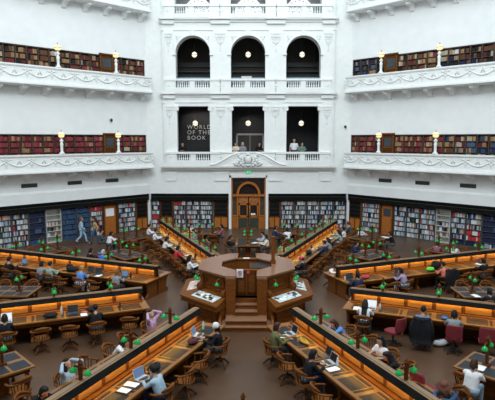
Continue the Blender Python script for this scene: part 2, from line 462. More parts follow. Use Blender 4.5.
for sx in (-1, 1):
    for (dx, dz, rr) in ((.55, .18, .13), (.62, -.02, .15), (.50, -.22, .14), (.75, -.16, .11), (.85, -.30, .09), (.35, -.36, .11), (.66, .36, .09), (.95, -.22, .07)):
        mb.ell((-.03 + sx * dx, YP - .40, 5.0 + dz), (rr, .1, rr * .9), 8, 6)
    mb.tube([(-.03 + sx * (.3 + .5 * math.sin(k / 9 * PI * .5)), YP - .42, 4.72 + .1 * math.sin(k)) for k in range(9)], .05, 6)
mb.ell((-.03, YP - .42, 4.66), (.2, .1, .1), 10, 6)
tag(mb.build('crest', M_RELIEF, None, True), 'white carved coat of arms crest at the middle of the pediment over the entrance door', 'crest')

# balustrades
def baluster_mesh(h):
    mb = MB(); p = [(.055, 0), (.055, .05), (.035, .07), (.03, .1), (.062, .22), (.055, .3), (.028, .5), (.026, .62), (.04, .7), (.035, .8), (.055, .86), (.055, 1.0)]
    mb.lathe([(r_, z * h) for r_, z in p], 8)
    return mb.mesh('baluster', M_STUCCO, True)
BAL = baluster_mesh(.46)
LV = {'lowest': (4.60, 4.99), 'middle': (9.72, 10.04), 'top': (14.76, 14.99)}
for lv, (zb, z0) in LV.items():
    for bi, cx in enumerate(BAYS):
        if lv == 'lowest' and bi == 1:
            t = thing('parapet', 'solid white parapet behind the crest over the entrance door', 'parapet', (cx, YP - .3, zb))
            MB().box(-HW - .7, HW + .7, -.02, .2, 0, .94).build('panel', M_STUCCO, t)
            MB().box(-HW - .74, HW + .74, -.08, .24, .90, 1.0).build('handrail', M_STUCCO, t)
            continue
        t = thing('balustrade', 'white balustrade with urn-shaped balusters across the %s opening of the %s arcade level' % (['west', 'middle', 'east'][bi] if False else ['left', 'centre', 'right'][bi], lv), 'balustrade', (cx, YP - .3, zb), 0, 'arcade balustrades')
        h = z0 - zb
        MB().box(-HW - .7, HW + .7, -.04, .22, 0, h).build('plinth', M_STUCCO, t)
        MB().box(-HW - .74, HW + .74, -.08, .24, h + .46, h + .60).build('handrail', M_STUCCO, t)
        for (a, b) in ((-HW - .7, -HW + .02), (-.22, .16), (HW - .02, HW + .7)): MB().box(a, b, -.02, .2, h, h + .46).build('pedestal', M_STUCCO, t)
        for grp in (-1, 1):
            for k in range(6):
                o = link('baluster', BAL, t)
                x = (-1.02 + k * .148) if grp < 0 else (.25 + k * .158)
                o.location = (x, .08, h)

# rooms behind the arcade
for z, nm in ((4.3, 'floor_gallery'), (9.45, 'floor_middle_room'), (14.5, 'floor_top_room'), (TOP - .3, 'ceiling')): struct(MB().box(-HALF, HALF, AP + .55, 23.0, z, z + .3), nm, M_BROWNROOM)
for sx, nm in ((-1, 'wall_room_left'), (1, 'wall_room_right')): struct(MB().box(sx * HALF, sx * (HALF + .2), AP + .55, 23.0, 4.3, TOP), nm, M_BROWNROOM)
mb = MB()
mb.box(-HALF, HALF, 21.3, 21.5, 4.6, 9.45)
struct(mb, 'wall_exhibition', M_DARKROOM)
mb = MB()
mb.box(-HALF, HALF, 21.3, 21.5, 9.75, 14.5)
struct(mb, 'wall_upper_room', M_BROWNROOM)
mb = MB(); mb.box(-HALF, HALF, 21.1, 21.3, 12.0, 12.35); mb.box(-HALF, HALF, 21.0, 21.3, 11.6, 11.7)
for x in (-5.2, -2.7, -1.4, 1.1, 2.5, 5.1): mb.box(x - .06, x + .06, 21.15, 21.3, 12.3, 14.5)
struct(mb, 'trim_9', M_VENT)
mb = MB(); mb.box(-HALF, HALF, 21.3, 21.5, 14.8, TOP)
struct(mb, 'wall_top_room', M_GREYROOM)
# arched windows of the top room
for i, x in enumerate((-3.86, 0.0, 3.86)):
    mb = MB(); zc = 16.15; r_ = 1.02
    pts = [(x - r_, 14.9)] + [(x - r_ * math.cos(PI * k / 20), zc + r_ * math.sin(PI * k / 20)) for k in range(21)] + [(x + r_, 14.9)]
    mb.extr(pts, 21.22, 21.29)
    root = struct(mb, 'window_%d' % (i + 1), M_WINDOW)
    mb = MB()
    for rr in (.45, .8):
        mb.tube([(x - rr * math.cos(PI * k / 16), 21.2, zc + rr * math.sin(PI * k / 16)) for k in range(17)], .022, 6)
    for k in range(9):
        a = PI * k / 8; mb.tube([(x + .16 * math.cos(a), 21.2, zc + .16 * math.sin(a)), (x + r_ * math.cos(a), 21.2, zc + r_ * math.sin(a))], .02, 6)
    for xx in (-.5, 0, .5): mb.box(x + xx - .02, x + xx + .02, 21.19, 21.22, 14.9, zc)
    for zz in (15.2, 15.65, zc): mb.box(x - r_, x + r_, 21.19, 21.22, zz - .02, zz + .02)
    struct(mb, 'window_frame', M_GREYROOM, root)
# display cases on the middle level
for i, cx in enumerate(BAYS):
    t = thing('display_case', ['long bluish glass display case behind the left arched opening', 'bluish glass display case with a white notice behind the centre arched opening', 'bluish glass display case behind the right arched opening'][i], 'display case', (cx, 18.9, 9.75))
    MB().box(-1.5, 1.5, 0, .6, 0, .75).build('base', M_DARKROOM, t)
    MB().box(-1.5, 1.5, .02, .58, .75, 1.24).build('glass_case', M_BLUEGL, t)
    rr = random.Random(i)
    for k in range(5):
        x = -1.2 + k * .6
        MB().box(x, x + rr.uniform(.15, .4), -.005, .02, .85, .85 + rr.uniform(.1, .28)).build('exhibit', cmat('exhibit_tone_%d' % (k % 3), [(.45, .5, .55), (.4, .2, .12), (.2, .32, .42)][k % 3]), t)
    if i == 1: MB().box(-.5, .25, -.02, 0, 1.12, 1.3).build('notice', M_PAPER, t)
# pale doorway frame on the exhibition wall
mb = MB()
for x0, x1, z0, z1 in ((-1.0, -.86, 4.6, 6.92), (1.08, 1.22, 4.6, 6.92), (-1.0, 1.22, 6.78, 6.92)): mb.box(x0, x1, 21.1, 21.32, z0, z1)
mb.m = 1; mb.box(-.86, 1.08, 21.22, 21.32, 4.6, 6.78); mb.m = 0
mb.box(.08, .12, 21.15, 21.3, 4.6, 6.78)
struct(mb, 'door_4', [M_GREYROOM, M_BROWNROOM])
# wall lettering
def text(body, size, loc, name, m, rot=(PI / 2, 0, 0), ext=.01):
    c = bpy.data.curves.new(name, 'FONT'); c.body = body; c.size = size; c.extrude = ext; c.space_character = 1.3
    c.materials.append(m)
    o = bpy.data.objects.new(name + '_curve', c); COL.objects.link(o); o.location = loc; o.rotation_euler = rot
    dg = bpy.context.evaluated_depsgraph_get(); dg.update()
    me = bpy.data.meshes.new_from_object(o.evaluated_get(dg)); me.name = name
    bpy.data.objects.remove(o)
    p = link(name, me); p.location = loc; p.rotation_euler = rot
    if not me.materials: me.materials.append(m)
    return p
t = thing('wall_lettering', 'pale capital letters reading WORLD OF THE BOOK on the dark exhibition wall', 'lettering', (-4.85, 21.28, 6.3))
for i, (s_, z) in enumerate((('WORLD', 7.28), ('OF THE', 6.86), ('BOOK', 6.44))):
    o = text(s_, .44, (0, 0, z - 6.3), 'word', M_LETTER); o.parent = t; o.location = (0, 0, z - 6.3)
# track lights on the ceilings of the rooms behind the arcade
def track(x, y, z, tx, ty, tz, power, label):
    t = thing('track_light', label, 'lamp', (x, y, z))
    MB().lathe([(.05, -.16), (.06, -.14), (.06, .0), (.02, .02)], 10).build('head', M_BLKPL, t)
    MB().tube([(0, 0, .0), (0, 0, .3)], .012, 6).build('rod', M_BLKPL, t)
    d = bpy.data.lights.new('track_bulb', 'SPOT'); d.energy = power; d.spot_size = R(75); d.spot_blend = .6; d.color = (1, .93, .85); d.shadow_soft_size = .05
    o = bpy.data.objects.new('track_bulb', d); COL.objects.link(o); o.parent = t; o.location = (0, 0, -.18)
    o.rotation_euler = (V_((tx - x, ty - y, tz - z + .18))).to_track_quat('-Z', 'Y').to_euler()
V_ = Vector
track(-4.4, 18.9, 9.15, -4.0, 21.3, 6.9, 110, 'small black track light aimed at the wall lettering')
track(-3.2, 18.9, 9.15, -3.4, 21.3, 6.7, 80, 'second small black track light beside the wall lettering')
track(.1, 18.7, 9.15, .1, 21.3, 6.0, 130, 'small black track light above the centre exhibition doorway')
# pendant globes
GL = MB().ell((0, 0, 0), (.19, .19, .19), 14, 10).mesh('globe', M_GLOBEW, True)
for lv, z, top in (('lowest', 7.62, 9.45), ('middle', 12.47, 14.5)):
    for bi, cx in enumerate(BAYS):
        t = thing('pendant_lamp', 'pale glass globe lamp hanging in the %s opening of the %s arcade level' % (['left', 'centre', 'right'][bi], lv), 'lamp', (cx, 18.2, z), 0, 'arcade pendant lamps')
        link('globe', GL, t)
        MB().tube([(0, 0, .18), (0, 0, top - z)], .015, 6).build('rod', M_BLKPL, t)
        MB().lathe([(.07, .15), (.07, .22), (.02, .25)], 10).build('cap', M_BRASS, t)
        MB().lathe([(.192, -.02), (.196, 0), (.192, .02)], 14).build('band', M_BRASS, t)
# exit sign
t = thing('exit_sign', 'small green exit sign with a white running figure over the entrance door', 'sign', (0.0, AP - .14, 4.12))
MB().box(-.18, .18, 0, .09, -.085, .085).build('case', M_SIGNG, t)
mb = MB(); mb.ell((-.09, -.005, .045), (.016, .008, .016), 8, 6); mb.tube([(-.09, -.004, .03), (-.075, -.004, -.015)], .014, 6); mb.tube([(-.075, -.004, -.015), (-.045, -.004, -.03), (-.05, -.004, -.06)], .01, 6); mb.tube([(-.075, -.004, -.015), (-.1, -.004, -.045), (-.125, -.004, -.045)], .01, 6); mb.tube([(-.12, -.004, .01), (-.09, -.004, .02), (-.055, -.004, .0)], .008, 6)
mb.box(.03, .12, -.006, 0, -.055, -.045); mb.box(.03, .04, -.006, 0, -.055, .055); mb.box(.11, .12, -.006, 0, -.055, .055); mb.box(.03, .12, -.006, 0, .045, .055)
mb.build('pictogram', M_SIGNW, t)

# ------------------------------------------------------------------ entrance door
D0 = AP + .12
root = struct(MB().box(-1.24, 1.24, D0 + .25, D0 + .3, 0, 3.76), 'door_1', M_GLASSD)
mb = MB()
for sx in (-1, 1):
    mb.box(sx * 1.14, sx * 1.24, D0, D0 + .25, 0, 3.76)
    mb.box(sx * .74, sx * .84, D0, D0 + .25, 0, 2.45)
mb.box(-1.24, 1.24, D0, D0 + .25, 3.66, 3.76); mb.box(-1.24, 1.24, D0 - .06, D0 + .25, 2.36, 2.50)
struct(mb, 'door_frame', M_DOORW, root)
mb = MB(); n = 18
for i in range(n):
    a0, a1 = PI * i / n, PI * (i + 1) / n
    mb.extr([(r_ * math.cos(a), 2.5 + (r_ + .08) * math.sin(a)) for r_, a in ((.70, a0), (.86, a0), (.86, a1), (.70, a1))], D0 - .04, D0 + .2)
struct(mb, 'arch_frame', M_DOORW, root)
M_CARVE = mat('carved_door_panel', (0.42, 0.17, 0.05), 0.45, (0.22, 0.075, 0.018), 9, bump=.6)
for sx in (-1, 1):
    mb = MB()
    mb.box(sx * .04, sx * .72, D0 + .1, D0 + .16, 0, 2.34)
    for a, b in ((.04, .14), (.62, .72)): mb.box(sx * a, sx * b, D0 + .06, D0 + .12, 0, 2.34)
    for a, b in ((.0, .06), (.82, .95), (1.72, 1.86), (2.28, 2.34)): mb.box(sx * .04, sx * .72, D0 + .06, D0 + .12, a, b)
    leaf = struct(mb, 'door_leaf', M_DOORW, root)
    struct(MB().box(sx * .14, sx * .62, D0 + .085, D0 + .1, .98, 1.72), 'door_glass', M_GLASSD, leaf)
    mb = MB(); mb.extr([(sx * .14, 1.88), (sx * .14, 2.2), (sx * .38, 2.28), (sx * .62, 2.2), (sx * .62, 1.88)], D0 + .07, D0 + .1)
    for dx, dz, rr in ((.28, 2.05, .09), (.48, 2.05, .09), (.38, 2.15, .06), (.38, 1.98, .06)): mb.ell((sx * dx, D0 + .07, dz), (rr, .03, rr), 8, 6)
    struct(mb, 'carved_panel', M_CARVE, leaf)
    struct(MB().box(sx * .06, sx * .74, D0 + .045, D0 + .06, .05, .76), 'kick_plate', M_KICK, leaf)
    struct(MB().box(sx * .06, sx * .09, D0 - .02, D0 + .06, 1.05, 1.45), 'door_handle', M_BRASS, leaf)
    mb = MB()
    mb.box(sx * .84, sx * 1.14, D0 + .1, D0 + .2, 0, .9); mb.box(sx * .89, sx * 1.09, D0 + .06, D0 + .12, .12, .36); mb.box(sx * .89, sx * 1.09, D0 + .06, D0 + .12, .44, .8); mb.box(sx * .82, sx * 1.14, D0 + .05, D0 + .2, .9, .98)
    struct(mb, 'side_panel', M_DOORW, root)
    struct(MB().box(sx * .84, sx * 1.14, D0 + .15, D0 + .2, .98, 2.36), 'side_glass', mat('side_light_glass', (.05, .045, .035), .15, (.09, .08, .06), 3), root)
struct(MB().box(.18, .50, D0 + .04, D0 + .05, 1.0, 1.12), 'door_notice', M_PAPER, root)

# black cornice along the back wall
mb = MB()
for a, b in ((-7.0, -1.44), (1.44, 7.0)):
    mb.m = 0; mb.box(a, b, AP - .2, AP, 2.14, 2.57); mb.box(a, b, AP - .26, AP, 2.50, 2.585)
    mb.m = 1; mb.box(a, b, AP - .235, AP - .2, 2.36, 2.385)
struct(mb, 'trim_10', [M_BLACK, M_KICK])

# ------------------------------------------------------------------ galleries
def s_list(): return [1.1 + 1.525 * k for k in range(9)]
GAL = (('lower', 4.42, 6.78), ('upper', 9.58, 11.96), ('top', 14.95, 17.3))
def swag_mesh():
    mb = MB()
    L = 1.36
    for k in range(17):
        pass
    mb.tube([(-L / 2 + L * k / 16, 0, -.30 * math.sin(PI * k / 16) ** .8) for k in range(17)], [.022 + .022 * math.sin(PI * k / 16) for k in range(17)], 6)
    return mb.mesh('swag', M_RELIEF, True)
SWAG = swag_mesh()
def motif_mesh():
    mb = MB()
    mb.ell((0, 0, 0), (.07, .03, .07), 8, 6)
    for sx in (-1, 1):
        mb.ell((sx * .13, 0, .06), (.08, .025, .04), 8, 6); mb.ell((sx * .24, 0, .08), (.06, .025, .03), 8, 6); mb.ell((sx * .09, 0, -.12), (.05, .025, .07), 8, 6)
    mb.ell((0, 0, .12), (.05, .025, .05), 8, 6); mb.ell((0, 0, -.22), (.07, .03, .06), 8, 6); mb.ell((0, 0, -.33), (.035, .025, .06), 8, 6)
    return mb.mesh('rosette', M_RELIEF, True)
MOTIF = motif_mesh()
def bell_mesh():
    mb = MB(); mb.tube([(-.11, 0, -.16), (0, 0, .12)], [.03, .022], 6); mb.tube([(.11, 0, -.16), (0, 0, .12)], [.03, .022], 6); mb.ell((0, 0, .14), (.045, .025, .04), 8, 6); mb.tube([(-.06, 0, -.05), (.06, 0, -.05)], .018, 6)
    return mb.mesh('pendant_motif', M_RELIEF, True)
BELL = bell_mesh()
mbk = MB(); mbk.extx([(0, 0), (0, -.5), (.12, -.46), (.3, -.22), (.66, -.14), (.72, -.16), (.76, -.1), (.76, 0)], -.14, .14)
BRK = {1: mbk.mesh('bracket', M_STUCCO)}
mbk = MB(Matrix.Scale(-1, 4, (0, 1, 0))); mbk.extx([(0, 0), (0, -.5), (.12, -.46), (.3, -.22), (.66, -.14), (.72, -.16), (.76, -.1), (.76, 0)], -.14, .14)
BRK[-1] = mbk.mesh('bracket', M_STUCCO)
def lamp_part(t):
    mb = MB(); mb.lathe([(.17, 0), (.17, .06), (.10, .12), (.08, .2), (.085, .5), (.11, .62), (.08, .66), (.07, .74), (.12, .80), (.12, .84), (.05, .90), (.05, .98)], 10); mb.build('pedestal', M_STUCCO, t, True)
    mb = MB(); mb.ell((0, 0, 1.16), (.19, .19, .18), 14, 10); mb.build('globe', M_GLOBE, t, True)
    mb = MB(); mb.lathe([(.05, .96), (.10, 1.0), (.12, 1.04), (.02, 1.05)], 10); mb.lathe([(.05, 1.33), (.03, 1.38), (.015, 1.48)], 8); mb.lathe([(.193, 1.15), (.20, 1.17), (.193, 1.19)], 14); mb.build('brass_fitting', M_BRASS, t, True)
GLAMP = None
for fr, side in ((FL_, 'left'), (FR_, 'right')):
    for lv, zb, ztop in GAL:
        t = thing('balcony', '%s balcony with a white garlanded parapet on the %s wall' % (lv, side), 'balcony', tuple(fr.world(LEN / 2, 0, zb)), fr.rot)
        o_ = fr.oy
        mb = MB()
        x0, x1 = -LEN / 2 + .18, LEN / 2 - .18
        mb.box(x0, x1, 0.0, .88 * o_, 0.02, .16)
        mb.build('floor_slab', M_STUCCO, t)
        mb = MB()
        mb.box(x0, x1, .78 * o_, .90 * o_, .1, 1.06)
        for xe in (x0, x1 - .12): mb.box(xe, xe + .12, .0, .88 * o_, .1, 1.06)
        mb.build('parapet', M_STUCCO, t)
        mb = MB(); mb.box(x0 - .05, x1 + .05, .70 * o_, .98 * o_, 1.06, 1.15); mb.box(x0 - .02, x1 + .02, .74 * o_, .94 * o_, 1.01, 1.06); mb.build('coping', M_STUCCO, t)
        mb = MB(); mb.box(x0 - .03, x1 + .03, 0, .95 * o_, .14, .27); mb.box(x0 - .08, x1 + .08, 0, 1.03 * o_, .05, .15); mb.box(x0 - .02, x1 + .02, 0, .92 * o_, 0, .05); mb.build('moulding', M_STUCCO, t)
        for k in range(10):
            x = -LEN / 2 + .72 + 1.44 * k
            o = link('swag', SWAG, t); o.location = (x, .915 * o_, .80)
            o = link('pendant_motif', BELL, t); o.location = (x, .915 * o_, .78)
        for k in range(11):
            x = max(x0 + .2, min(x1 - .2, -LEN / 2 + 1.44 * k))
            o = link('rosette', MOTIF, t); o.location = (x, .915 * o_, .80)
            o = link('bracket', BRK[o_], t); o.location = (max(x0 + .3, min(x1 - .3, -LEN / 2 + 1.40 * k + .3)), 0, 0)
        # lamps on the coping
        if lv != 'top':
            for j, s_ in enumerate((2.85, 6.75, 10.65)):
                p = fr.world(s_, .84, zb + 1.15)
                lab = 'yellow globe lamp on a white pedestal, %s from the corner on the %s %s balcony' % (ORD[j + 1], lv, side)
                if GLAMP is None:
                    GLAMP = thing('balcony_lamp', lab, 'lamp', tuple(p), fr.rot, 'balcony lamps'); lamp_part(GLAMP); reg(GLAMP)
                else: dup(GLAMP, tuple(p), fr.rot, lab)

# small vents, cameras
for fr, side in ((FL_, 'left'), (FR_, 'right')):
    for j, s_ in enumerate((2.93, 5.6, 8.5, 11.4)):
        t = thing('wall_vent', 'dark slatted wall vent, %s from the corner below the %s balcony' % (ORD[j + 1], side), 'vent', tuple(fr.world(s_, .0, 3.70)), fr.rot, 'wall vents')
        MB().box(-.48, .48, 0, .03 * fr.oy, -.12, .12).build('frame', M_VENT, t)
        mb = MB()
        for k in range(5): mb.box(-.44, .44, .03 * fr.oy, .05 * fr.oy, -.1 + k * .045, -.08 + k * .045)
        mb.build('slats', M_BLKPL, t)
for fr, s_, z, lab in ((FL_, 2.9, 7.75, 'small dark security camera on the white left wall above the lower gallery'), (FR_, -.0, 7.3, 'small dark security camera near the right corner of the back wall')):
    p = fr.world(s_ if s_ else .25, .0, z) if s_ else Vector((6.85, AP, 7.35))
    t = thing('security_camera', lab, 'camera', tuple(p), fr.rot if s_ else 0)
    sg = fr.oy if s_ else -1
    MB().box(-.05, .05, 0, .12 * sg, .08, .13).build('mount', M_STUCCO, t)
    MB().ell((0, .12 * sg, .0), (.09, .09, .11), 10, 8).build('dome', M_BLKPL, t, True)

# ------------------------------------------------------------------ books and bookcases
PAL = {
 'dark red': (.185, .030, .036), 'maroon': (.11, .020, .025), 'crimson': (.26, .040, .052), 'tan': (.42, .26, .13), 'brown': (.16, .075, .035), 'cream': (.55, .48, .36),
 'navy': (.020, .028, .075), 'blue': (.035, .095, .22), 'black': (.018, .018, .020), 'white': (.56, .57, .58), 'grey': (.27, .28, .30), 'bright red': (.42, .03, .03), 'green': (.04, .10, .06), 'pale blue': (.32, .42, .52), 'orange': (.45, .17, .05), 'pale pink': (.50, .36, .36), 'steel blue': (.07, .13, .22)}
PAL = {k: tuple(x * (1.0 if k in ('white', 'grey', 'pale blue', 'bright red', 'pale pink') else (.9 if k in ('dark red', 'crimson', 'maroon') else .68)) for x in v) for k, v in PAL.items()}
THEME = {
 'redset': (('dark red', 5), ('crimson', 4), ('maroon', 3), ('tan', 2.6), ('brown', 1.2)),
 'tanset': (('tan', 5), ('brown', 3), ('cream', 2), ('dark red', 1), ('maroon', .8)),
 'blueset': (('steel blue', 4), ('blue', 3), ('tan', 3), ('navy', 2), ('brown', 1)),
 'oldmix': (('brown', 5), ('maroon', 2.2), ('dark red', .9), ('tan', 2.4), ('cream', .5), ('black', 2)),
 'paleset': (('cream', 4), ('white', 3), ('tan', 1.5)),
 'darkset': (('navy', 4), ('black', 3), ('brown', 2.5), ('steel blue', 1.2), ('tan', 1)),
 'modern': (('white', 3.4), ('grey', 3.4), ('black', 1.2), ('pale blue', 2), ('navy', 1.4), ('bright red', .55), ('cream', 1.6), ('steel blue', 1.2), ('green', .3), ('orange', .3), ('pale pink', .8)),
 'redtop': (('bright red', 5), ('white', 2), ('maroon', 1)),
 'navyset': (('navy', 9), ('steel blue', .6)),
 'royal': (('blue', 8), ('steel blue', 2), ('navy', 1)),
}
BOOKS = []                                           # (frame, s, out, z, thickness, height, depth, colour, place)
rb = random.Random(11)
def fill(fr, s0, s1, z, hmax, theme, place, tmin, tmax, full=1.0, out=-.06):
    s = s0 + .012; names = [n for n, _ in THEME[theme]]; ws = [x for _, x in THEME[theme]]
    run = None; left = 0
    while True:
        if left <= 0:
            run = rb.choices(names, ws)[0]; left = rb.choice((1, 1, 2, 3)) if theme == 'modern' else rb.choice((1, 2, 3, 4)); hh = hmax * rb.uniform(.80, .98); tt = rb.uniform(tmin, tmax)
        left -= 1
        th = tt * rb.uniform(.9, 1.1)
        if s + th > s1 - .01: break
        if rb.random() < full:
            BOOKS.append((fr, s, out - rb.uniform(0, .03), z, th * .94, hh * rb.uniform(.96, 1.0), .20, run, place))
        s += th
def bookcase(fr, s0, s1, z0, z1, rows, themes, label, place, m, tmin=.045, tmax=.075, bays=1, full=1.0, group=None, hide=0, depth=.36, front=-.03):
    c = (s0 + s1) / 2; o_ = fr.oy
    t = thing('bookcase', label, 'bookcase', tuple(fr.world(c, 0, z0)), fr.rot, group)
    hw = (s1 - s0) / 2; H = z1 - z0
    mb = MB()
    mb.box(-hw, hw, (front - depth) * o_, (front - depth - .03) * o_, 0, H)
    mb.box(-hw, hw, front * o_, (front - depth) * o_, H - .05, H); mb.box(-hw, hw, front * o_, (front - depth) * o_, 0, .06)
    for b in range(bays + 1):
        x = -hw + 2 * hw * b / bays; wd = .035
        mb.box(max(-hw, x - wd), min(hw, x + wd), front * o_, (front - depth) * o_, 0, H)
    mb.build('frame', m, t)
    pitch = (H - .11) / rows
    for r_ in range(1, rows):
        MB().box(-hw + .02, hw - .02, (front - .005) * o_, (front - depth) * o_, .06 + r_ * pitch - .03, .06 + r_ * pitch).build('shelf', m, t)
    for b in range(bays):
        for r_ in range(rows):
            if r_ < hide: continue
            a = s0 + (s1 - s0) * b / bays + .04; e = s0 + (s1 - s0) * (b + 1) / bays - .04
            th = themes(b, r_) if callable(themes) else themes
            if th is None: continue
            fill(fr, a, e, z0 + .06 + r_ * pitch, pitch - .05, th, place, tmin, tmax, full)
    return t

# gallery bookcases
def gal_theme(side, lv):
    def f(s, r_):
        x = rb.random()
        if lv == 'lower':
            if side == 'left': return 'redset' if x < .84 else 'tanset'
            if s < 6.6: return 'redset' if x < .8 else 'tanset'
            return 'tanset' if x < .62 else ('blueset' if x < .9 else 'redset')
        if side == 'left':
            if 5.0 < s < 7.3: return 'paleset' if x < .45 else 'oldmix'
            return 'oldmix' if x < .8 else 'redset'
        if s < 2.6: return 'darkset'
        if s < 5.6: return 'oldmix' if x < .75 else 'tanset'
        if s < 7.0: return 'paleset' if x < .5 else 'darkset'
        return 'darkset' if x < .55 else 'oldmix'
    return f
DOOR_S = {('left', 'lower'): (2.55, 3.45), ('left', 'upper'): (2.55, 3.55), ('right', 'lower'): (2.6, 3.5), ('right', 'upper'): (2.6, 3.55)}
for fr, side in ((FL_, 'left'), (FR_, 'right')):
    for lv, zb, ztop in GAL[:2]:
        d0, d1 = DOOR_S[(side, lv)]
        th = gal_theme(side, lv); n = 0
        segs = []
        for a, b in ((.12, d0), (d1, 14.25)):
            k = max(1, round((b - a) / 1.36)); segs += [(a + (b - a) * i / k, a + (b - a) * (i + 1) / k) for i in range(k)]
        for a, b in segs:
            n += 1
            bookcase(fr, a, b, zb + .16, ztop - .01, 6, (lambda A, B: (lambda bb, r_: th(A + (B - A) * bb / 2, r_)))(a, b),
                     'dark timber bookcase of old bound volumes, %s from the corner on the %s %s gallery' % (ORD[n], lv, side),
                     '%s %s gallery' % (lv, side), M_SHELF, .048, .075, 2, 1.0, 'gallery bookcases', hide=2)
        # cupboard door with slate board between the bookcases
        t = thing('gallery_door', 'timber door with a dark slate panel between the bookcases on the %s %s gallery' % (lv, side), 'door', tuple(fr.world((d0 + d1) / 2, 0, zb + .16)), fr.rot, 'gallery doors')
        hw = (d1 - d0) / 2 - .01; H = ztop - zb - .16; o_ = fr.oy
        MB().box(-hw, hw, -.35 * o_, .0, 0, H - .02).build('leaf', M_OAKD, t)
        mb = MB()
        mb.box(-hw, -hw + .1, 0, .04 * o_, 0, H); mb.box(hw - .1, hw, 0, .04 * o_, 0, H); mb.box(-hw, hw, 0, .04 * o_, 1.3, 1.4)
        mb.build('frame', M_OAK, t)
        MB().box(-hw - .06, hw + .06, .0, .10 * o_, H, H + .1).build('cornice', M_OAKD, t)
        MB().box(-hw + .16, hw - .16, 0, .03 * o_, 1.42, H - .22).build('slate_panel', M_SLATE, t)

# ground floor bookcases, doors and boards
def panel_board(fr, s0, s1, label):
    t = thing('board_panel', label, 'panel', tuple(fr.world((s0 + s1) / 2, 0, 0)), fr.rot); hw = (s1 - s0) / 2; o_ = fr.oy
    mb = MB(); mb.box(-hw, hw, -.25 * o_, -.03 * o_, 0, 2.13); mb.build('panel', M_PANEL, t)
    mb = MB(); mb.box(-hw, hw, -.03 * o_, .0, .86, .93); mb.box(-hw, -hw + .06, -.03 * o_, 0, 0, 2.13); mb.box(hw - .06, hw, -.03 * o_, 0, 0, 2.13); mb.box(-hw, hw, -.03 * o_, 0, 0, .12); mb.box(-hw, hw, -.03 * o_, 0, 2.05, 2.13); mb.box(-.03, .03, -.03 * o_, -.01 * o_, .1, .9); mb.build('frame', M_OAKD, t)
    mb = MB(); mb.box(-hw + .07, hw - .07, -.03 * o_, -.005 * o_, .94, 2.04); mb.build('black_board', M_BLACK, t)
    mb = MB()
    for z in (1.2, 1.5, 1.8): mb.box(-hw + .09, hw - .09, -.006 * o_, .004 * o_, z, z + .015)
    mb.build('board_lines', M_VENT, t)
    return t
def side_door(fr, s0, s1, nm, signm):
    hw = (s1 - s0) / 2; o_ = fr.oy; T = fr.M @ Matrix.Translation(((s0 + s1) / 2, 0, 0))
    root = struct((lambda m_: (m_.box(-hw, hw, -.25 * o_, -.12 * o_, 0, 2.13), m_)[1])(MB(T)), nm, M_PANEL)
    mb = MB(T); mb.box(-hw, -hw + .1, -.12 * o_, 0, 0, 2.13); mb.box(hw - .1, hw, -.12 * o_, 0, 0, 2.13); mb.box(-hw, hw, -.12 * o_, 0, 2.0, 2.13)
    struct(mb, 'door_frame', M_OAKD, root)
    mb = MB(T)
    for a, b, c, d in ((-hw + .2, -.04, .15, 1.0), (.04, hw - .2, .15, 1.0)): mb.box(a, b, -.12 * o_, -.095 * o_, c, d)
    struct(mb, 'door_panel', M_DOORW, root)
    struct((lambda m_: (m_.box(-hw + .24, hw - .24, -.12 * o_, -.09 * o_, 1.25, 1.78), m_)[1])(MB(T)), 'door_pane', signm, root)
    mb = MB(T); mb.tube([(hw - .22, -.12 * o_, 1.05), (hw - .22, -.05 * o_, 1.05)], .03, 8); struct(mb, 'door_knob', M_BRASS, root)
def gb(fr, s0, s1, theme, label, place, m=M_DSHELF, full=.97):
    return bookcase(fr, s0, s1, 0.0, 2.13, 6, theme, label, place, m, .026, .048, 1, full)
PLW = 'ground floor left wall'; PRW = 'ground floor right wall'
panel_board(FL_, .14, 1.06, 'timber panel with a black board in the left corner of the ground floor')
gb(FL_, 1.12, 2.5, 'modern', 'bookcase of mixed pale books between the black board and the left door', PLW)
side_door(FL_, 2.56, 3.66, 'door_2', M_SIGN)
gb(FL_, 3.7, 4.62, lambda b, r_: 'redtop' if r_ == 5 else 'modern', 'bookcase with red volumes on its top shelf beside the left door', PLW)
gb(FL_, 4.64, 5.5, 'royal', 'bookcase of royal blue volumes behind the walking couple', PLW, full=1)
gb(FL_, 5.52, 6.54, 'royal', 'bookcase of royal blue volumes next to the half empty grey shelves', PLW, full=1)
t = gb(FL_, 6.58, 7.56, lambda b, r_: None, 'half empty pale grey display shelves on the left wall', PLW, M_GSHELF)
gb(FL_, 7.6, 8.62, lambda b, r_: 'royal' if r_ == 0 else 'navyset', 'bookcase of dark navy volumes on the left wall', PLW, full=1)
gb(FL_, 8.64, 9.62, 'modern', 'bookcase of mixed pale books beyond the navy volumes on the left wall', PLW)
gb(FL_, 9.64, 10.64, 'modern', 'mixed bookcase at the left edge of the photo on the ground floor', PLW)
for i in range(3): gb(FL_, 10.66 + i * 1.15, 11.79 + i * 1.15, 'modern', 'mixed bookcase on the ground floor left wall, %s past the photo edge' % ORD[i + 1], PLW)
panel_board(FR_, .1, 1.06, 'timber panel with a black board in the right corner of the ground floor')
gb(FR_, 1.12, 2.54, 'modern', 'bookcase of mixed pale books between the black board and the right door', PRW)
side_door(FR_, 2.58, 3.6, 'door_3', M_SLATE)
for i, (a, b) in enumerate(((3.64, 4.54), (4.56, 5.46), (5.48, 6.54))): gb(FR_, a, b, 'modern', 'bookcase of mixed pale books, %s after the right door' % ORD[i + 1], PRW)
gb(FR_, 6.58, 7.5, lambda b, r_: None, 'half empty pale grey display shelves on the right wall', PRW, M_GSHELF)
gb(FR_, 7.52, 8.44, lambda b, r_: 'navyset' if r_ == 0 else 'modern', 'bookcase of mixed books just after the grey display shelves on the right wall', PRW)
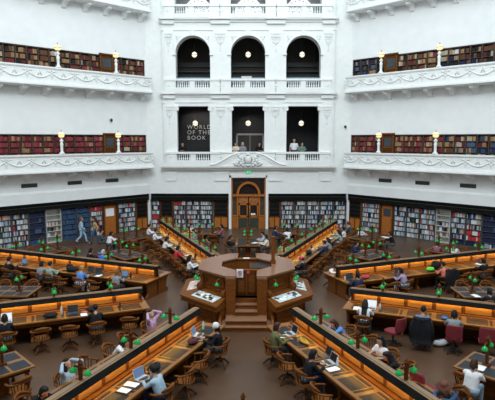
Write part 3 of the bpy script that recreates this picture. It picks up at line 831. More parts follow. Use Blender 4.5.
gb(FR_, 8.46, 9.4, lambda b, r_: 'navyset' if r_ == 0 else ('redtop' if r_ in (1, 2) and b == 0 else 'modern'), 'bookcase with red and navy volumes low down on the right wall', PRW)
gb(FR_, 9.42, 10.5, lambda b, r_: 'modern' if r_ == 0 else 'navyset', 'bookcase of dark navy volumes at the right edge of the photo', PRW, full=1)
for i in range(3): gb(FR_, 10.52 + i * 1.18, 11.68 + i * 1.18, 'modern', 'mixed bookcase on the ground floor right wall, %s past the photo edge' % ORD[i + 1], PRW)
PB = 'ground floor back wall'
gb(FN_, -7.05, -6.42, lambda b, r_: 'redtop' if r_ in (1, 2) else 'modern', 'narrow bookcase in the left corner of the back wall', PB)
panel_board(FN_, -6.38, -5.48, 'timber panel with a black board at the left end of the back wall')
for i in range(3): gb(FN_, -5.45 + i * .96, -5.45 + (i + 1) * .96 - .02, (lambda I: (lambda b, r_: 'redtop' if r_ == 5 and I == 0 else 'modern'))(i), 'bookcase of mixed books, %s after the board left of the entrance' % ORD[i + 1], PB)
panel_board(FN_, -2.52, -1.48, 'timber panel with a black board just left of the entrance door')
panel_board(FN_, 1.46, 2.3, 'timber panel with a black board just right of the entrance door')
for i in range(5): gb(FN_, 2.34 + i * .95, 2.34 + (i + 1) * .95 - .02, 'modern', 'bookcase of mixed books, %s from the board right of the entrance' % ORD[i + 1], PB)
# face-out books on the grey display shelves
for fr, s0, s1, side in ((FL_, 6.62, 7.52, 'left'), (FR_, 6.62, 7.46, 'right')):
    for r_, n in ((2, 3), (3, 4), (1, 2)):
        for k in range(n):
            s_ = s0 + .08 + (k + .2 + .2 * rb.random()) * (s1 - s0) / n
            BOOKS.append((fr, s_, -.1, .06 + r_ * .337, .15, .22, .06, rb.choice(('white', 'cream', 'pale pink', 'black', 'pale blue', 'white')), 'grey display shelves on the %s wall' % side))

def project(p):
    d = p - cam.location
    M3 = cam.rotation_euler.to_matrix().inverted() @ d
    if M3.z > -.1: return None
    return 247.5 + 510.99 * M3.x / -M3.z, 200 - 510.99 * M3.y / -M3.z, -M3.z
cand = []
for i, b in enumerate(BOOKS):
    fr, s_, out, z, th, h, dp, col, place = b
    q = project(fr.world(s_ + th / 2, out, z + h / 2))
    if q and 2 < q[0] < 493 and 2 < q[1] < 398:
        hid = 0
        if 'gallery' in place:
            zt = (5.62 if 'lower' in place else 10.78)
            if z + h * .4 < zt + .05: hid = 1
        if not hid: cand.append((-(th * h) / q[2] ** 2, i))
cand.sort(); sel = {i for _, i in cand[:300]}
BMAT = {k: cmat('book_' + k.replace(' ', '_'), v, .65) for k, v in PAL.items()}
BOX = {}
def book_mesh(col):
    if col not in BOX:
        mb = MB()                       # unit book, rounded spine to the front (-y), raised bands
        prof = [(0, 1), (0, .1), (.12, .03), (.35, 0), (.65, 0), (.88, .03), (1, .1), (1, 1)]
        mb.prism(prof, 0, 1)
        for z in (.18, .78): mb.box(.1, .9, -.015, .2, z, z + .03)
        BOX[col] = mb.mesh('book', BMAT[col])
    return BOX[col]
sv = []; sf = []; sm = []; names = list(PAL)
for i, (fr, s_, out, z, th, h, dp, col, place) in enumerate(BOOKS):
    if i in sel:
        o = link('book', book_mesh(col))
        # local +y runs into the shelf
        if fr.oy < 0: o.location = fr.world(s_, out, z); rz = fr.rot
        else: o.location = fr.world(s_ + th, out, z); rz = fr.rot + PI
        o.rotation_euler = (0, 0, rz); o.scale = (th, dp, h)
        tag(o, '%s bound book on the shelves, %s' % (col, place), 'book', 'books on the %s' % place)
    else:
        n = len(sv)
        c = [fr.world(s_ + a * th, out - b * dp, z + k * h) for k in (0, 1) for a, b in ((0, 0), (1, 0), (1, 1), (0, 1))]
        sv += [tuple(p) for p in c]
        for f in ((0, 1, 5, 4), (4, 5, 6, 7), (1, 2, 6, 5), (3, 0, 4, 7)): sf.append([n + k for k in f]); sm.append(names.index(col))
me = bpy.data.meshes.new('shelved_books'); me.from_pydata(sv, [], sf)
for k in names: me.materials.append(BMAT[k])
me.polygons.foreach_set('material_index', sm); me.update()
tag(link('shelved_books', me), 'rows of books filling the remaining library shelves around the hall', 'books', None, 'stuff')

# ------------------------------------------------------------------ the eight reading desk spokes
ANG = [R(22.5 + 45 * k) for k in range(8)]
SPK = {0: 'far right desk spoke', 1: 'back right desk spoke', 2: 'back left desk spoke', 3: 'far left desk spoke', 4: 'near left desk spoke', 5: 'front left desk spoke', 6: 'front right desk spoke', 7: 'near right desk spoke'}
R0, R1 = 4.07, 14.93
SEATW = (R1 - R0) / 12
def arm_pt(k, r, lat, z=0.0):
    a = ANG[k]; return Vector((r * math.cos(a) - lat * math.sin(a), r * math.sin(a) + lat * math.cos(a), z))
def make_spoke():
    t = thing('reading_desk', '', 'desk')
    mb = MB(); mb.box(R0, R1, -.04, .04, 0, 1.2); mb.box(R0, R0 + .06, -.10, .10, .76, 1.2); mb.build('spine', M_OAKD, t)
    mb = MB(); mb.box(R0 - .03, R1, -.105, .105, 1.2, 1.235); mb.box(R0 - .03, R1, -.05, .05, 1.235, 1.25); mb.build('top_rail', M_RAIL, t)
    for sg in (-1, 1):
        mb = MB(); mb.extx([(sg * .106, 1.23), (sg * .185, 1.085), (sg * .162, 1.085), (sg * .085, 1.2), (sg * .106, 1.2)], R0 - .03, R1); mb.build('fascia', M_BLACK, t)
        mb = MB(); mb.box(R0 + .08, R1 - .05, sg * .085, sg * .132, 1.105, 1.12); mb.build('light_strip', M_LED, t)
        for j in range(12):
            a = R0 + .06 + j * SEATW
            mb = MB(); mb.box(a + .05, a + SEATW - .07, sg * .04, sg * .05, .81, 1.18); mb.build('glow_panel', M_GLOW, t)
        mb = MB()
        for j in range(13):
            a = R0 + .02 + j * SEATW; mb.box(min(a, R1 - .09), min(a, R1 - .09) + .09, sg * .04, sg * .075, .76, 1.18)
        mb.box(R0, R1, sg * .04, sg * .065, .80, .83)
        mb.build('stiles', M_OAK, t)
        mb = MB(); mb.box(R0, R1, sg * .04, sg * .19, .76, .795); mb.build('ledge', M_OAK, t)
        mb = MB(); mb.box(R0 - .12, R1, sg * .04, sg * .95, .72, .76); mb.build('desktop', M_TOP, t)
        mb = MB(); mb.box(R0 + .1, R1, sg * .86, sg * .90, .60, .72); mb.build('apron', M_OAKD, t)
        for j in range(12):
            a = R0 + .03 + j * SEATW
            mb = MB(); mb.box(a + .12, a + SEATW - .16, sg * .40, sg * .84, .76, .765); mb.box(a + .12, a + SEATW - .16, sg * .27, sg * .36, .76, .765); mb.box(a + SEATW - .11, a + SEATW - .03, sg * .30, sg * .84, .76, .765)
            mb.build('writing_mat', M_INSET, t)
        for j in range(7):
            x = R0 - .02 + j * (R1 - R0 - .08) / 6
            mb = MB(); mb.extx([(sg * .08, 0), (sg * .80, 0), (sg * .80, .09), (sg * .66, .2), (sg * .72, .5), (sg * .88, .72), (sg * .08, .72)], x, x + .09)
            mb.build('leg', M_OAK, t)
    return t
S0 = make_spoke(); reg(S0)
SL = {0: 'long glowing timber reading desk, upper of the two spokes reaching the right edge', 1: 'long timber reading desk spoke running from the dais to the right back corner', 2: 'long timber reading desk spoke running from the dais to the left back corner', 3: 'long glowing timber reading desk, upper of the two spokes reaching the left edge',
      4: 'long glowing timber reading desk, lower of the two spokes reaching the left edge', 5: 'long glowing timber reading desk slanting to the bottom left corner of the photo', 6: 'long glowing timber reading desk slanting to the bottom right corner of the photo', 7: 'long glowing timber reading desk, lower of the two spokes reaching the right edge'}
S0['label'] = SL[0]; S0.rotation_euler = (0, 0, ANG[0]); S0['group'] = 'radial reading desks'
for k in range(1, 8): dup(S0, (0, 0, 0), ANG[k], SL[k])

# green shaded lamps on the rails and on the tables
def shade(t, y, zt):
    mb = MB(); mb.lathe([(.080, -.095), (.084, -.08), (.073, -.04), (.05, -.005), (.022, .012), (.014, .03)], 12, (0, y, zt)); o = mb.build('lamp_shade', M_GREEN, t, True)
def make_lamp(H, arm_z, sp, ped):
    t = thing('desk_lamp', '', 'lamp')
    mb = MB()
    if ped: mb.box(-.09, .09, -.09, .09, 0, .05)
    mb.prism([(-.034, -.034), (.034, -.034), (.034, .034), (-.034, .034)], 0, H - .1)
    mb.add([(-.05, -.05, H - .1), (.05, -.05, H - .1), (.05, .05, H - .1), (-.05, .05, H - .1), (0, 0, H)], [(0, 3, 2, 1), (0, 1, 4), (1, 2, 4), (2, 3, 4), (3, 0, 4)])
    mb.build('post', M_OAKD, t)
    mb = MB(); mb.box(-.024, .024, -sp * .8, sp * .8, arm_z - .022, arm_z + .022); mb.build('cross_arm', M_OAKD, t)
    for sg in (-1, 1):
        mb = MB(); mb.tube([(0, sg * sp * .7, arm_z), (0, sg * sp * .95, arm_z + .02), (0, sg * sp, arm_z - .03)], .012, 6); o = mb.build('lamp_bracket', M_BRASS, t)
        shade(t, sg * sp, arm_z - .05)
    return t
RL = make_lamp(.50, .30, .20, False); reg(RL); RL_used = False
TLP = make_lamp(.82, .60, .19, True); reg(TLP); TL_used = False
LAMP_R = {0: [4.85, 6.55, 8.3, 10.1, 11.85, 13.6], 1: [4.45, 6.25, 8.05, 9.85, 11.65, 13.45], 2: [4.45, 6.25, 8.05, 9.85, 11.65, 13.45], 3: [4.78, 6.55, 8.33, 10.17, 11.93, 13.7], 4: [5.14, 6.97, 8.8, 10.6, 12.4, 14.2], 5: [5.62, 7.5, 9.35, 11.2, 13.0], 6: [5.62, 7.46, 9.3, 11.15, 13.0], 7: [5.14, 6.97, 8.8, 10.6, 12.4, 14.2]}
def place(proto, used, loc, rz, label, group):
    if not used:
        proto.location = loc; proto.rotation_euler = (0, 0, rz); proto['label'] = label; proto['group'] = group; return proto
    return dup(proto, loc, rz, label, group)
for k in range(8):
    for j, r_ in enumerate(LAMP_R[k]):
        place(RL, RL_used, tuple(arm_pt(k, r_, 0, 1.25)), ANG[k], 'lit twin green shaded lamp, %s from the dais on the %s' % (ORD[j + 1], SPK[k]), 'lamps on the desk rails'); RL_used = True

# ------------------------------------------------------------------ central dais
t = thing('central_dais', 'octagonal timber dais with glass showcases and front steps in the middle of the hall', 'dais')
def faceT(d): return Matrix.Rotation(R(d), 4, 'Z')
def trap(mb, a0, a1, z0, z1):
    k = math.tan(PI / 8); mb.prism([(a0, -a0 * k), (a1, -a1 * k), (a1, a1 * k), (a0, a0 * k)], z0, z1)
FZ = .82
mb = MB(); mb.prism([(1.5 / math.cos(PI / 8) * math.cos(R(22.5 + 45 * k)), 1.5 / math.cos(PI / 8) * math.sin(R(22.5 + 45 * k))) for k in range(8)], 0, FZ); mb.build('platform', M_JARRAH, t)
for i, (wd, y, z) in enumerate(((.88, -2.60, .165), (.70, -2.42, .33), (.38, -1.97, .495), (.38, -1.70, .66), (.38, -1.42, .82))):
    mb = MB(); mb.box(-wd, wd, y, -1.1, z - .165, z - .03); mb.build('step', M_JARRAH, t)
    mb = MB(); mb.box(-wd - .01, wd + .01, y - .03, -1.1, z - .03, z); mb.build('step_tread', M_TREAD, t)
for sx in (-1, 1):                                     # stair cheeks and piers
    mb = MB(); mb.box(sx * .38, sx * .72, -1.86, -1.15, 0, 1.62); mb.box(sx * .36, sx * .74, -1.9, -1.12, 0, .36); mb.build('pier', M_JARRAH, t)
    mb = MB(); mb.extx([(-2.68, 0), (-2.68, .17), (-2.45, .36), (-1.8, .40), (-1.8, 0)], sx * .86, sx * .94); mb.build('stair_cheek', M_JARRAH, t)
for d in range(0, 360, 45):
    T = faceT(d)
    front = d in (270, 90)
    if not front:
        mb = MB(T); trap(mb, 1.48, 1.60, 0, 1.62); trap(mb, 1.60, 1.66, 1.5, 1.62); trap(mb, 1.60, 1.63, .98, 1.08)
        mb.box(1.59, 1.63, -.5, .5, 1.18, 1.22); mb.box(1.59, 1.63, -.5, .5, 1.42, 1.46); mb.box(1.59, 1.63, -.5, -.46, 1.18, 1.46); mb.box(1.59, 1.63, .46, .5, 1.18, 1.46)
        mb.build('upper_wall', M_JARRAH, t)
        mb = MB(T); trap(mb, .95, 1.80, 1.67, 1.72); trap(mb, 1.02, 1.74, 1.62, 1.67); mb.build('counter', M_COUNTER, t)
        mb = MB(T); trap(mb, 1.0, 1.04, FZ, 1.62)
        for yy in (-.26, 0, .26): mb.box(.975, 1.0, yy - .11, yy + .11, 1.0, 1.5)
        mb.build('inner_panel', M_OAK, t)
        # showcase
        k = math.tan(PI / 8)
        mb = MB(T)
        ow, iw = 2.40 * k, 1.62 * k
        mb.prism([(1.55, -iw), (2.12, -2.0 * k), (2.12, 2.0 * k), (1.55, iw)], 0, .58)
        mb.prism([(1.55, -iw), (2.2, -2.1 * k), (2.2, 2.1 * k), (1.55, iw)], 0, .12)
        for yy in (-.62, .62): mb.box(2.1, 2.2, yy - .06, yy + .06, .12, .58)
        sc = mb.build('showcase', M_JARRAH, t)
        mb = MB(T)
        V = [(1.58, -iw, .58), (2.40, -ow, .60), (2.40, ow, .60), (1.58, iw, .58), (1.58, -iw, .98), (2.40, -ow, .80), (2.40, ow, .80), (1.58, iw, .98)]
        mb.add(V, [(0, 3, 2, 1), (4, 5, 6, 7), (0, 1, 5, 4), (1, 2, 6, 5), (2, 3, 7, 6), (3, 0, 4, 7)])
        mb.box(2.37, 2.46, -ow, ow, .75, .815); mb.box(2.37, 2.43, -ow + .02, ow - .02, .60, .64)
        mb.build('case_body', M_OAK, sc)
        sl = (.98 - .80) / (2.40 - 1.58)
        def slab(x0, x1, y0, y1, h0, h1, mbb):
            f = lambda x: .98 - sl * (x - 1.58)
            mbb.add([(x0, y0, f(x0) + h0), (x1, y0, f(x1) + h0), (x1, y1, f(x1) + h0), (x0, y1, f(x0) + h0), (x0, y0, f(x0) + h1), (x1, y0, f(x1) + h1), (x1, y1, f(x1) + h1), (x0, y1, f(x0) + h1)],
                    [(0, 3, 2, 1), (4, 5, 6, 7), (0, 1, 5, 4), (1, 2, 6, 5), (2, 3, 7, 6), (3, 0, 4, 7)])
        mb = MB(T); slab(1.86, 2.26, -.60, .60, .0, .008, mb); mb.build('display_glass', M_PINK if d == 180 else M_EXH, sc)
        rr = random.Random(d)
        for j in range(20 if d != 180 else 5):
            x = rr.uniform(1.87, 2.13); y = rr.uniform(-.58, .44); cc = rr.choice((M_PAPER, M_GREYROOM, M_SLATE, M_LAPS, M_KICK, M_BRASS if d == 225 else M_PAPER))
            mb = MB(T); slab(x, x + rr.uniform(.06, .16), y, y + rr.uniform(.06, .18), .008, .013 + .001 * j, mb); mb.build('exhibit_page', cc, sc)
        for yy in (-1, 1):                              # scroll brackets either side
            mb = MB(T @ Matrix.Translation((1.74, yy * .66, 1.05)) @ Matrix.Rotation(R(90), 4, 'X'))
            mb.lathe([(.02, -.07), (.13, -.07), (.13, .07), (.02, .07)], 14); mb.lathe([(.0, -.085), (.06, -.085), (.06, .085), (0, .085)], 10)
            mb.T = T; mb.extr([(1.60, .98), (1.80, 1.0), (1.80, 1.06), (1.70, 1.2), (1.66, 1.5), (1.60, 1.55)], yy * .66 - .05, yy * .66 + .05)
            mb.build('scroll_bracket', M_JARRAH, sc)
    else:
        k = math.tan(PI / 8)
        for sg in (-1, 1):
            mb = MB(T); mb.prism([(1.02, sg * .38), (1.80, sg * .36), (1.80, sg * 1.80 * k), (.95, sg * .95 * k)], 1.67, 1.72); mb.prism([(1.05, sg * .40), (1.86, sg * .38), (1.86, sg * 1.76 * k), (1.0, sg * .95 * k)], 1.61, 1.67); mb.build('counter', M_COUNTER, t)
# gate with its sign
mb = MB(); mb.box(-.38, .38, -1.16, -1.10, FZ, 1.76); mb.box(-.39, .39, -1.18, -1.06, 1.74, 1.79); g = mb.build('gate', M_OAK, t)
for sx in (-1, 1):
    mb = MB()
    for a, b, c, d_ in ((.03, .08, .9, 1.7), (.30, .35, .9, 1.7)): mb.box(sx * a, sx * b, -1.185, -1.16, c, d_)
    mb.box(sx * .03, sx * .35, -1.185, -1.16, .88, .96); mb.box(sx * .03, sx * .35, -1.185, -1.16, 1.66, 1.72); mb.build('gate_frame', M_OAKD, g)
# furniture of the dais
mb = MB(); mb.box(.12, .90, -.10, .66, 1.54, 1.59); mb.box(.14, .20, -.06, .62, FZ, 1.54); mb.box(.80, .86, -.06, .62, FZ, 1.54); dk = mb.build('inner_desk', M_OAK, t)
mb = MB(); mb.box(.16, .86, -.04, .62, 1.59, 1.598); mb.build('slate_top', M_BLUEBLK, dk)
mb = MB(); mb.box(-.42, .42, 1.0, 1.16, FZ, 1.66); mb.box(-.44, .44, .96, 1.2, 1.64, 1.68); mb.build('back_gate', M_OAK, t)
mb = MB(); mb.box(.92, 1.12, -.03, .17, 1.72, 1.86); mb.box(.955, 1.085, .005, .135, 1.86, 2.72); mb.box(.94, 1.10, -.01, .15, 2.72, 2.78); mb.build('wooden_post', M_JARRAH, t)
# lamps fixed around the counter
def bracket_lamp(x, y, ang, label, two=False):
    tt = thing('bracket_lamp', label, 'lamp', (x, y, 1.42), R(ang))
    MB().tube([(-.32, 0, .12), (-.1, 0, .14), (0, 0, .10), (0, 0, .02)], .013, 6).build('lamp_bracket', M_BRASS, tt)
    shade(tt, 0, .0)
c45 = math.cos(PI / 4)
for d, off, lab in ((225, .42, 'green shaded lamp above the left front showcase near the gate'), (315, -.42, 'green shaded lamp above the right front showcase near the gate'), (225, -.66, 'green shaded lamp at the outer end of the left front showcase'), (180, .60, 'green shaded lamp at the near end of the left side showcase'), (315, .66, 'green shaded lamp at the outer end of the right front showcase'), (0, -.60, 'green shaded lamp at the near end of the right side showcase')):
    p = faceT(d) @ Vector((1.90, off, 0)); bracket_lamp(p.x, p.y, d, lab)
# signs on the gate
tt = thing('notice', 'white notice with a maroon no entry symbol on the dais gate', 'sign', (-.24, -1.20, 1.66))
MB().box(-.12, .12, -.012, .012, -.15, .15).build('board', M_SIGN, tt)
mb = MB(); mb.tube([(.065 * math.cos(2 * PI * k / 16), -.016, .02 + .065 * math.sin(2 * PI * k / 16)) for k in range(17)], .011, 6); mb.tube([(-.045, -.016, .065), (.045, -.016, -.025)], .011, 6); mb.box(-.03, .03, -.018, -.01, .0, .04); mb.box(-.08, .08, -.018, -.01, -.105, -.085); mb.build('symbol', M_MAROON, tt)
tt = thing('sticker', 'small square red sticker on the dais gate beside the white notice', 'sticker', (.06, -1.195, 1.70))
MB().box(-.05, .05, -.006, .006, -.05, .05).build('sheet', mat('red_sticker', (.55, .06, .10), .5, (.6, .08, .12), 5), tt)
tt = thing('paper_notice', 'white paper lying on the back gate of the dais', 'paper', (-.02, 1.08, 1.682)); MB().box(-.13, .13, -.07, .07, 0, .006).build('sheet', M_PAPER, tt)

# ------------------------------------------------------------------ tables in the wedges
def make_table(L, Wd, mats, nm):
    t = thing('wedge_table', '', 'table')
    mb = MB(); mb.box(-L / 2, L / 2, -Wd / 2, Wd / 2, .715, .76); mb.build('tabletop', M_TOP, t)
    mb = MB(); a, b = L / 2 - .1, Wd / 2 - .1
    mb.box(-a, a, -b, -b + .03, .60, .715); mb.box(-a, a, b - .03, b, .60, .715); mb.box(-a, -a + .03, -b, b, .60, .715); mb.box(a - .03, a, -b, b, .60, .715); mb.build('apron', M_OAKD, t)
    nx = int(round(L / .55))
    for sx in range(nx):
        for sy in (-1, 1):
            x0 = -L / 2 + .07 + sx * (L - .14) / nx; x1 = x0 + (L - .14) / nx - .07
            mb = MB(); mb.box(x0, x1, sy * .09, sy * (Wd / 2 - .08), .76, .765); mb.build('writing_mat', mats, t)
    for sx in (-1, 1):
        for sy in (-1, 1):
            x = sx * (L / 2 - .16); y = sy * (Wd / 2 - .16)
            mb = MB(); mb.lathe([(.05, 0), (.05, .06), (.035, .09), (.05, .2), (.045, .4), (.06, .5), (.05, .58), (.06, .715)], 8, (x, y, 0)); mb.build('leg', M_OAKD, t)
    mb = MB(); mb.box(-L * .28, L * .28, -.16, .16, 0, .62); mb.build('pedestal', M_JARRAH, t)
    return t
TI = make_table(2.2, 1.32, M_BLUEBLK, 'in'); reg(TI); ti_u = False
TO = make_table(1.8, 1.2, M_INSET, 'out'); reg(TO); to_u = False
WN = {90: 'behind the dais', 135: 'in the left back wedge', 45: 'in the right back wedge', 180: 'at the left edge', 0: 'at the right edge', 225: 'in the left front wedge', 315: 'in the right front wedge', 270: 'in the front wedge'}
TABS = []                                        # (x, y, rot, length, width, name)
for d, r_ in ((90, 8.95), (135, 8.75), (45, 8.75), (180, 9.15), (0, 9.05), (225, 9.3), (315, 9.25), (270, 10.32)):
    x, y = r_ * math.cos(R(d)), r_ * math.sin(R(d))
    y -= .45 if d in (180, 0) else (.3 if d in (135, 45) else (.62 if d in (225, 315) else 0))
    place(TI, ti_u, (x, y, 0), R(d), 'long timber table with slate mats and twin green lamps ' + WN[d], 'wedge tables'); ti_u = True
    TABS.append((x, y, R(d), 2.2, 1.32, 'table ' + WN[d]))
    for j, o_ in enumerate((-.52, .52)):
        q = (x + o_ * math.cos(R(d)), y + o_ * math.sin(R(d)), .76)
        place(TLP, TL_used, q, R(d), 'tall twin green lamp at the %s end of the table %s' % (('dais', 'wall')[j], WN[d]), 'lamps on the wedge tables'); TL_used = True
for d in (90, 135, 45):
    for sg in (-1, 1):
        lat = 2.62 if d == 90 else 2.4; r_ = 11.9 if d == 90 else 12.1
        x = r_ * math.cos(R(d)) - sg * lat * math.sin(R(d)); y = r_ * math.sin(R(d)) + sg * lat * math.cos(R(d))
        if d != 90: y -= .2
        nm = {90: {1: 'left of the entrance', -1: 'right of the entrance'}, 135: {1: 'near the navy bookcase', -1: 'near the left door'}, 45: {-1: 'near the right display shelves', 1: 'near the right door'}}[d][sg]
        place(TO, to_u, (x, y, 0), R(d + 90), 'broad timber table with black mats ' + nm, 'outer wedge tables'); to_u = True
        TABS.append((x, y, R(d + 90), 1.8, 1.2, 'table ' + nm))
        for j, o_ in enumerate((-.42, .42)):
            q = (x + o_ * math.cos(R(d + 90)), y + o_ * math.sin(R(d + 90)), .76)
            place(TLP, TL_used, q, R(d + 90), 'tall twin green lamp, %s of two on the table %s' % (ORD[j + 1], nm), 'lamps on the wedge tables')

# ------------------------------------------------------------------ chairs
def make_chair():
    t = thing('swivel_chair', '', 'chair')
    mb = MB(); mb.prism([(.23 * math.copysign(abs(math.cos(a)) ** .7, math.cos(a)), .24 * math.copysign(abs(math.sin(a)) ** .7, math.sin(a))) for a in [2 * PI * k / 20 for k in range(20)]], .42, .455)
    mb.build('seat', M_OAK, t)
    mb = MB(); pts = [(.16 * 1.0, -.27, .66), (.02, -.285, .67), (-.12, -.25, .69), (-.22, -.14, .72), (-.25, 0, .735), (-.22, .14, .72), (-.12, .25, .69), (.02, .285, .67), (.16, .27, .66)]
    mb.tube(pts, [.035, .034, .034, .036, .038, .036, .034, .034, .035], 8, .75)
    mb.tube([(-.12, -.24, .74), (-.235, -.13, .80), (-.27, 0, .82), (-.235, .13, .80), (-.12, .24, .74)], [.02, .035, .04, .035, .02], 8, 1.2)
    ar = mb.build('arm_rail', M_OAK, t, True)
    mb = MB()
    for k in range(9):
        a = R(100 + 160 * k / 8)
        mb.tube([(.19 * math.cos(a), .2 * math.sin(a), .45), (.24 * math.cos(a), .265 * math.sin(a), .68 + .04 * -math.cos(a))], .012, 6)
    for sg in (-1, 1): mb.tube([(.12, sg * .2, .45), (.12, sg * .275, .66)], .016, 6)
    mb.build('spindles', M_OAKD, t)
    mb = MB(); mb.lathe([(.04, .13), (.04, .26), (.025, .27), (.025, .38), (.07, .40), (.07, .42)], 10); mb.build('column', M_BLKPL, t)
    for k in range(4):
        a = R(45 + 90 * k); mb = MB()
        mb.tube([(.03 * math.cos(a), .03 * math.sin(a), .20), (.14 * math.cos(a), .14 * math.sin(a), .17), (.26 * math.cos(a), .26 * math.sin(a), .06), (.30 * math.cos(a), .30 * math.sin(a), .02)], [.035, .032, .026, .022], 6); mb.build('leg', M_OAKD, t)
    return t
def make_office():
    t = thing('office_chair', '', 'chair')
    mb = MB(); mb.prism([(.24 * math.copysign(abs(math.cos(a)) ** .6, math.cos(a)), .24 * math.copysign(abs(math.sin(a)) ** .6, math.sin(a))) for a in [2 * PI * k / 20 for k in range(20)]], .42, .49); mb.build('seat', M_BURG, t)
    mb = MB(); n = 10; vs = []; fs = []
    zs = [(.54, .80), (.58, .95), (.68, 1.0), (.82, 1.0), (.92, .96), (.97, .82)]
    for z, w_ in zs:
        for sgn, dx in ((1, 0), (-1, -.055)):
            for i in range(n + 1):
                u = (i / n * 2 - 1) * sgn; vs.append((-.24 - .06 * (1 - u * u) - .10 * (z - .54) + dx, .24 * u * w_, z))
    q = 2 * (n + 1)
    for r_ in range(len(zs) - 1):
        for i in range(q): fs.append((r_ * q + i, r_ * q + (i + 1) % q, (r_ + 1) * q + (i + 1) % q, (r_ + 1) * q + i))
    fs.append(tuple(range(q - 1, -1, -1))); fs.append(tuple((len(zs) - 1) * q + i for i in range(q)))
    mb.add(vs, fs)
    mb.build('backrest', M_BURG, t)
    mb = MB(); mb.tube([(-.1, 0, .42), (-.28, 0, .44), (-.33, 0, .6)], .02, 6); mb.build('back_support', M_BLKPL, t)
    mb = MB(); mb.lathe([(.03, .08), (.03, .4), (.1, .42)], 10); mb.build('column', M_BLKPL, t)
    for k in range(5):
        a = R(72 * k); mb = MB(); mb.tube([(0, 0, .12), (.26 * math.cos(a), .26 * math.sin(a), .07)], [.028, .02], 6); l = mb.build('leg', M_BLKPL, t)
        MB().ell((.27 * math.cos(a), .27 * math.sin(a), .03), (.03, .03, .03), 8, 6).build('caster', M_BLKPL, l)
    return t
CH = make_chair(); reg(CH); ch_u = [False]
OC = make_office(); reg(OC); oc_u = [False]
rc = random.Random(5)
def chair(x, y, rz, label, group, office=False, z=0.0):
    P, u = (OC, oc_u) if office else (CH, ch_u)
    o = place(P, u[0], (x, y, z), rz, label, group); u[0] = True
    return o
def arm_chair(k, r_, lat, label=None, office=False, turn=0.0):
    p = arm_pt(k, r_, lat); rz = ANG[k] + (-PI / 2 if lat > 0 else PI / 2) + turn
    return chair(p.x, p.y, rz, label, 'chairs along the reading desks', office)
NEAR = {0: -1, 1: -1, 2: 1, 3: 1, 4: 1, 5: 1, 6: -1, 7: -1}
# seats actually in view:  spoke -> (r, lat, turn)
SEATS = {
 5: [(5.10, 1.32, .25), (6.16, 1.22, .5), (7.05, 1.3, .1), (8.08, 1.27, .05), (9.0, 1.35, .2), (9.9, 1.3, 0)],
 6: [(5.12, -1.27, -.1), (6.18, -1.33, -.35), (7.14, -1.30, .1), (8.02, -1.35, -.25), (8.95, -1.3, .1), (9.9, -1.3, 0)],
 4: [(4.75, 1.55, -.3), (5.78, 1.62, .1), (6.60, 1.62, -.1), (7.42, 1.55, .15), (8.38, 1.5, .05), (9.3, 1.45, 0), (10.2, 1.45, .1)],
 7: [(4.72, -1.38, .1), (9.35, -1.4, 0), (10.2, -1.45, .1)],
 3: [(5.25, 1.35, 0), (6.2, 1.45, .1), (6.98, 1.38, 0), (7.9, 1.45, -.2), (8.62, 1.36, 0), (9.25, 1.42, .05), (10.15, 1.45, -.1), (11.0, 1.38, 0), (12.0, 1.4, .1)],
 0: [(4.2, -1.36, 0), (5.1, -1.55, .2), (5.75, -1.5, -.1), (6.5, -1.42, .3), (8.68, -1.36, 0), (9.5, -1.45, .2), (10.0, -1.5, -.1), (10.9, -1.38, 0), (11.9, -1.4, 0)],
 2: [(4.15, 1.22, 0), (5.05, 1.3, .2), (5.85, 1.25, -.1), (6.5, 1.22, 0), (7.35, 1.3, .1), (8.15, 1.3, -.2), (8.95, 1.22, 0), (9.8, 1.3, .1), (10.6, 1.3, .2), (11.4, 1.22, 0), (12.3, 1.3, 0), (13.2, 1.25, 0)],
 1: [(3.98, -1.24, 0), (4.9, -1.3, -.2), (5.75, -1.25, .1), (6.7, -1.3, 0), (7.78, -1.22, 0), (8.85, -1.22, 0), (9.7, -1.3, .1), (10.6, -1.3, -.1), (11.3, -1.24, .2), (12.3, -1.24, 0), (13.3, -1.3, 0), (14.4, -1.22, 0)]}
for k, L_ in SEATS.items():
    for j, (r_, lat, tn) in enumerate(L_): arm_chair(k, r_, lat, 'wooden swivel armchair, %s from the dais along the %s' % (ORD[j + 1], SPK[k]), turn=tn)
FARS = {5: [(4.87, -1.2, 0), (5.85, -1.35, .3), (6.72, -1.2, 0), (7.6, -1.3, .2), (8.62, -1.1, 0), (9.72, -1.2, 0)], 6: [(5.15, 1.2, 0), (6.1, 1.35, .2), (7.1, 1.25, .25), (7.82, 1.18, -.35), (9.45, 1.35, .2)], 2: [(6.3, -1.3, 0), (8.1, -1.3, .2), (9.7, -1.3, 0), (10.75, -1.3, 0), (11.9, -1.3, 0)], 1: [(5.2, 1.3, 0), (7.1, 1.3, 0), (9.2, 1.3, .2)], 4: [(5.0, -1.35, 0)], 7: [(5.0, 1.35, 0)], 0: [(4.42, 1.12, 0)], 3: [(5.2, -1.35, 0)]}
for k, L_ in FARS.items():
    for j, (r_, lat, tn) in enumerate(L_): arm_chair(k, r_, lat, 'wooden swivel armchair behind the rail, %s from the dais, %s' % (ORD[j + 1], SPK[k]), turn=tn)
for r_, lat, tn, lab in ((5.72, -1.62, 1.0, 'empty burgundy office chair turned aside between the long haired reader and the patterned shirt'), (6.57, -1.45, 0, 'office chair hung with a black jacket under the patterned shirt reader'), (7.5, -1.5, 0, 'burgundy office chair of the reader in the grey hoodie'), (8.42, -1.36, 0, 'empty burgundy office chair at the right edge of the photo')): arm_chair(7, r_, lat, lab, True, tn)
arm_chair(6, 8.60, 1.22, 'burgundy office chair back showing behind the front right desk rail', True, PI)
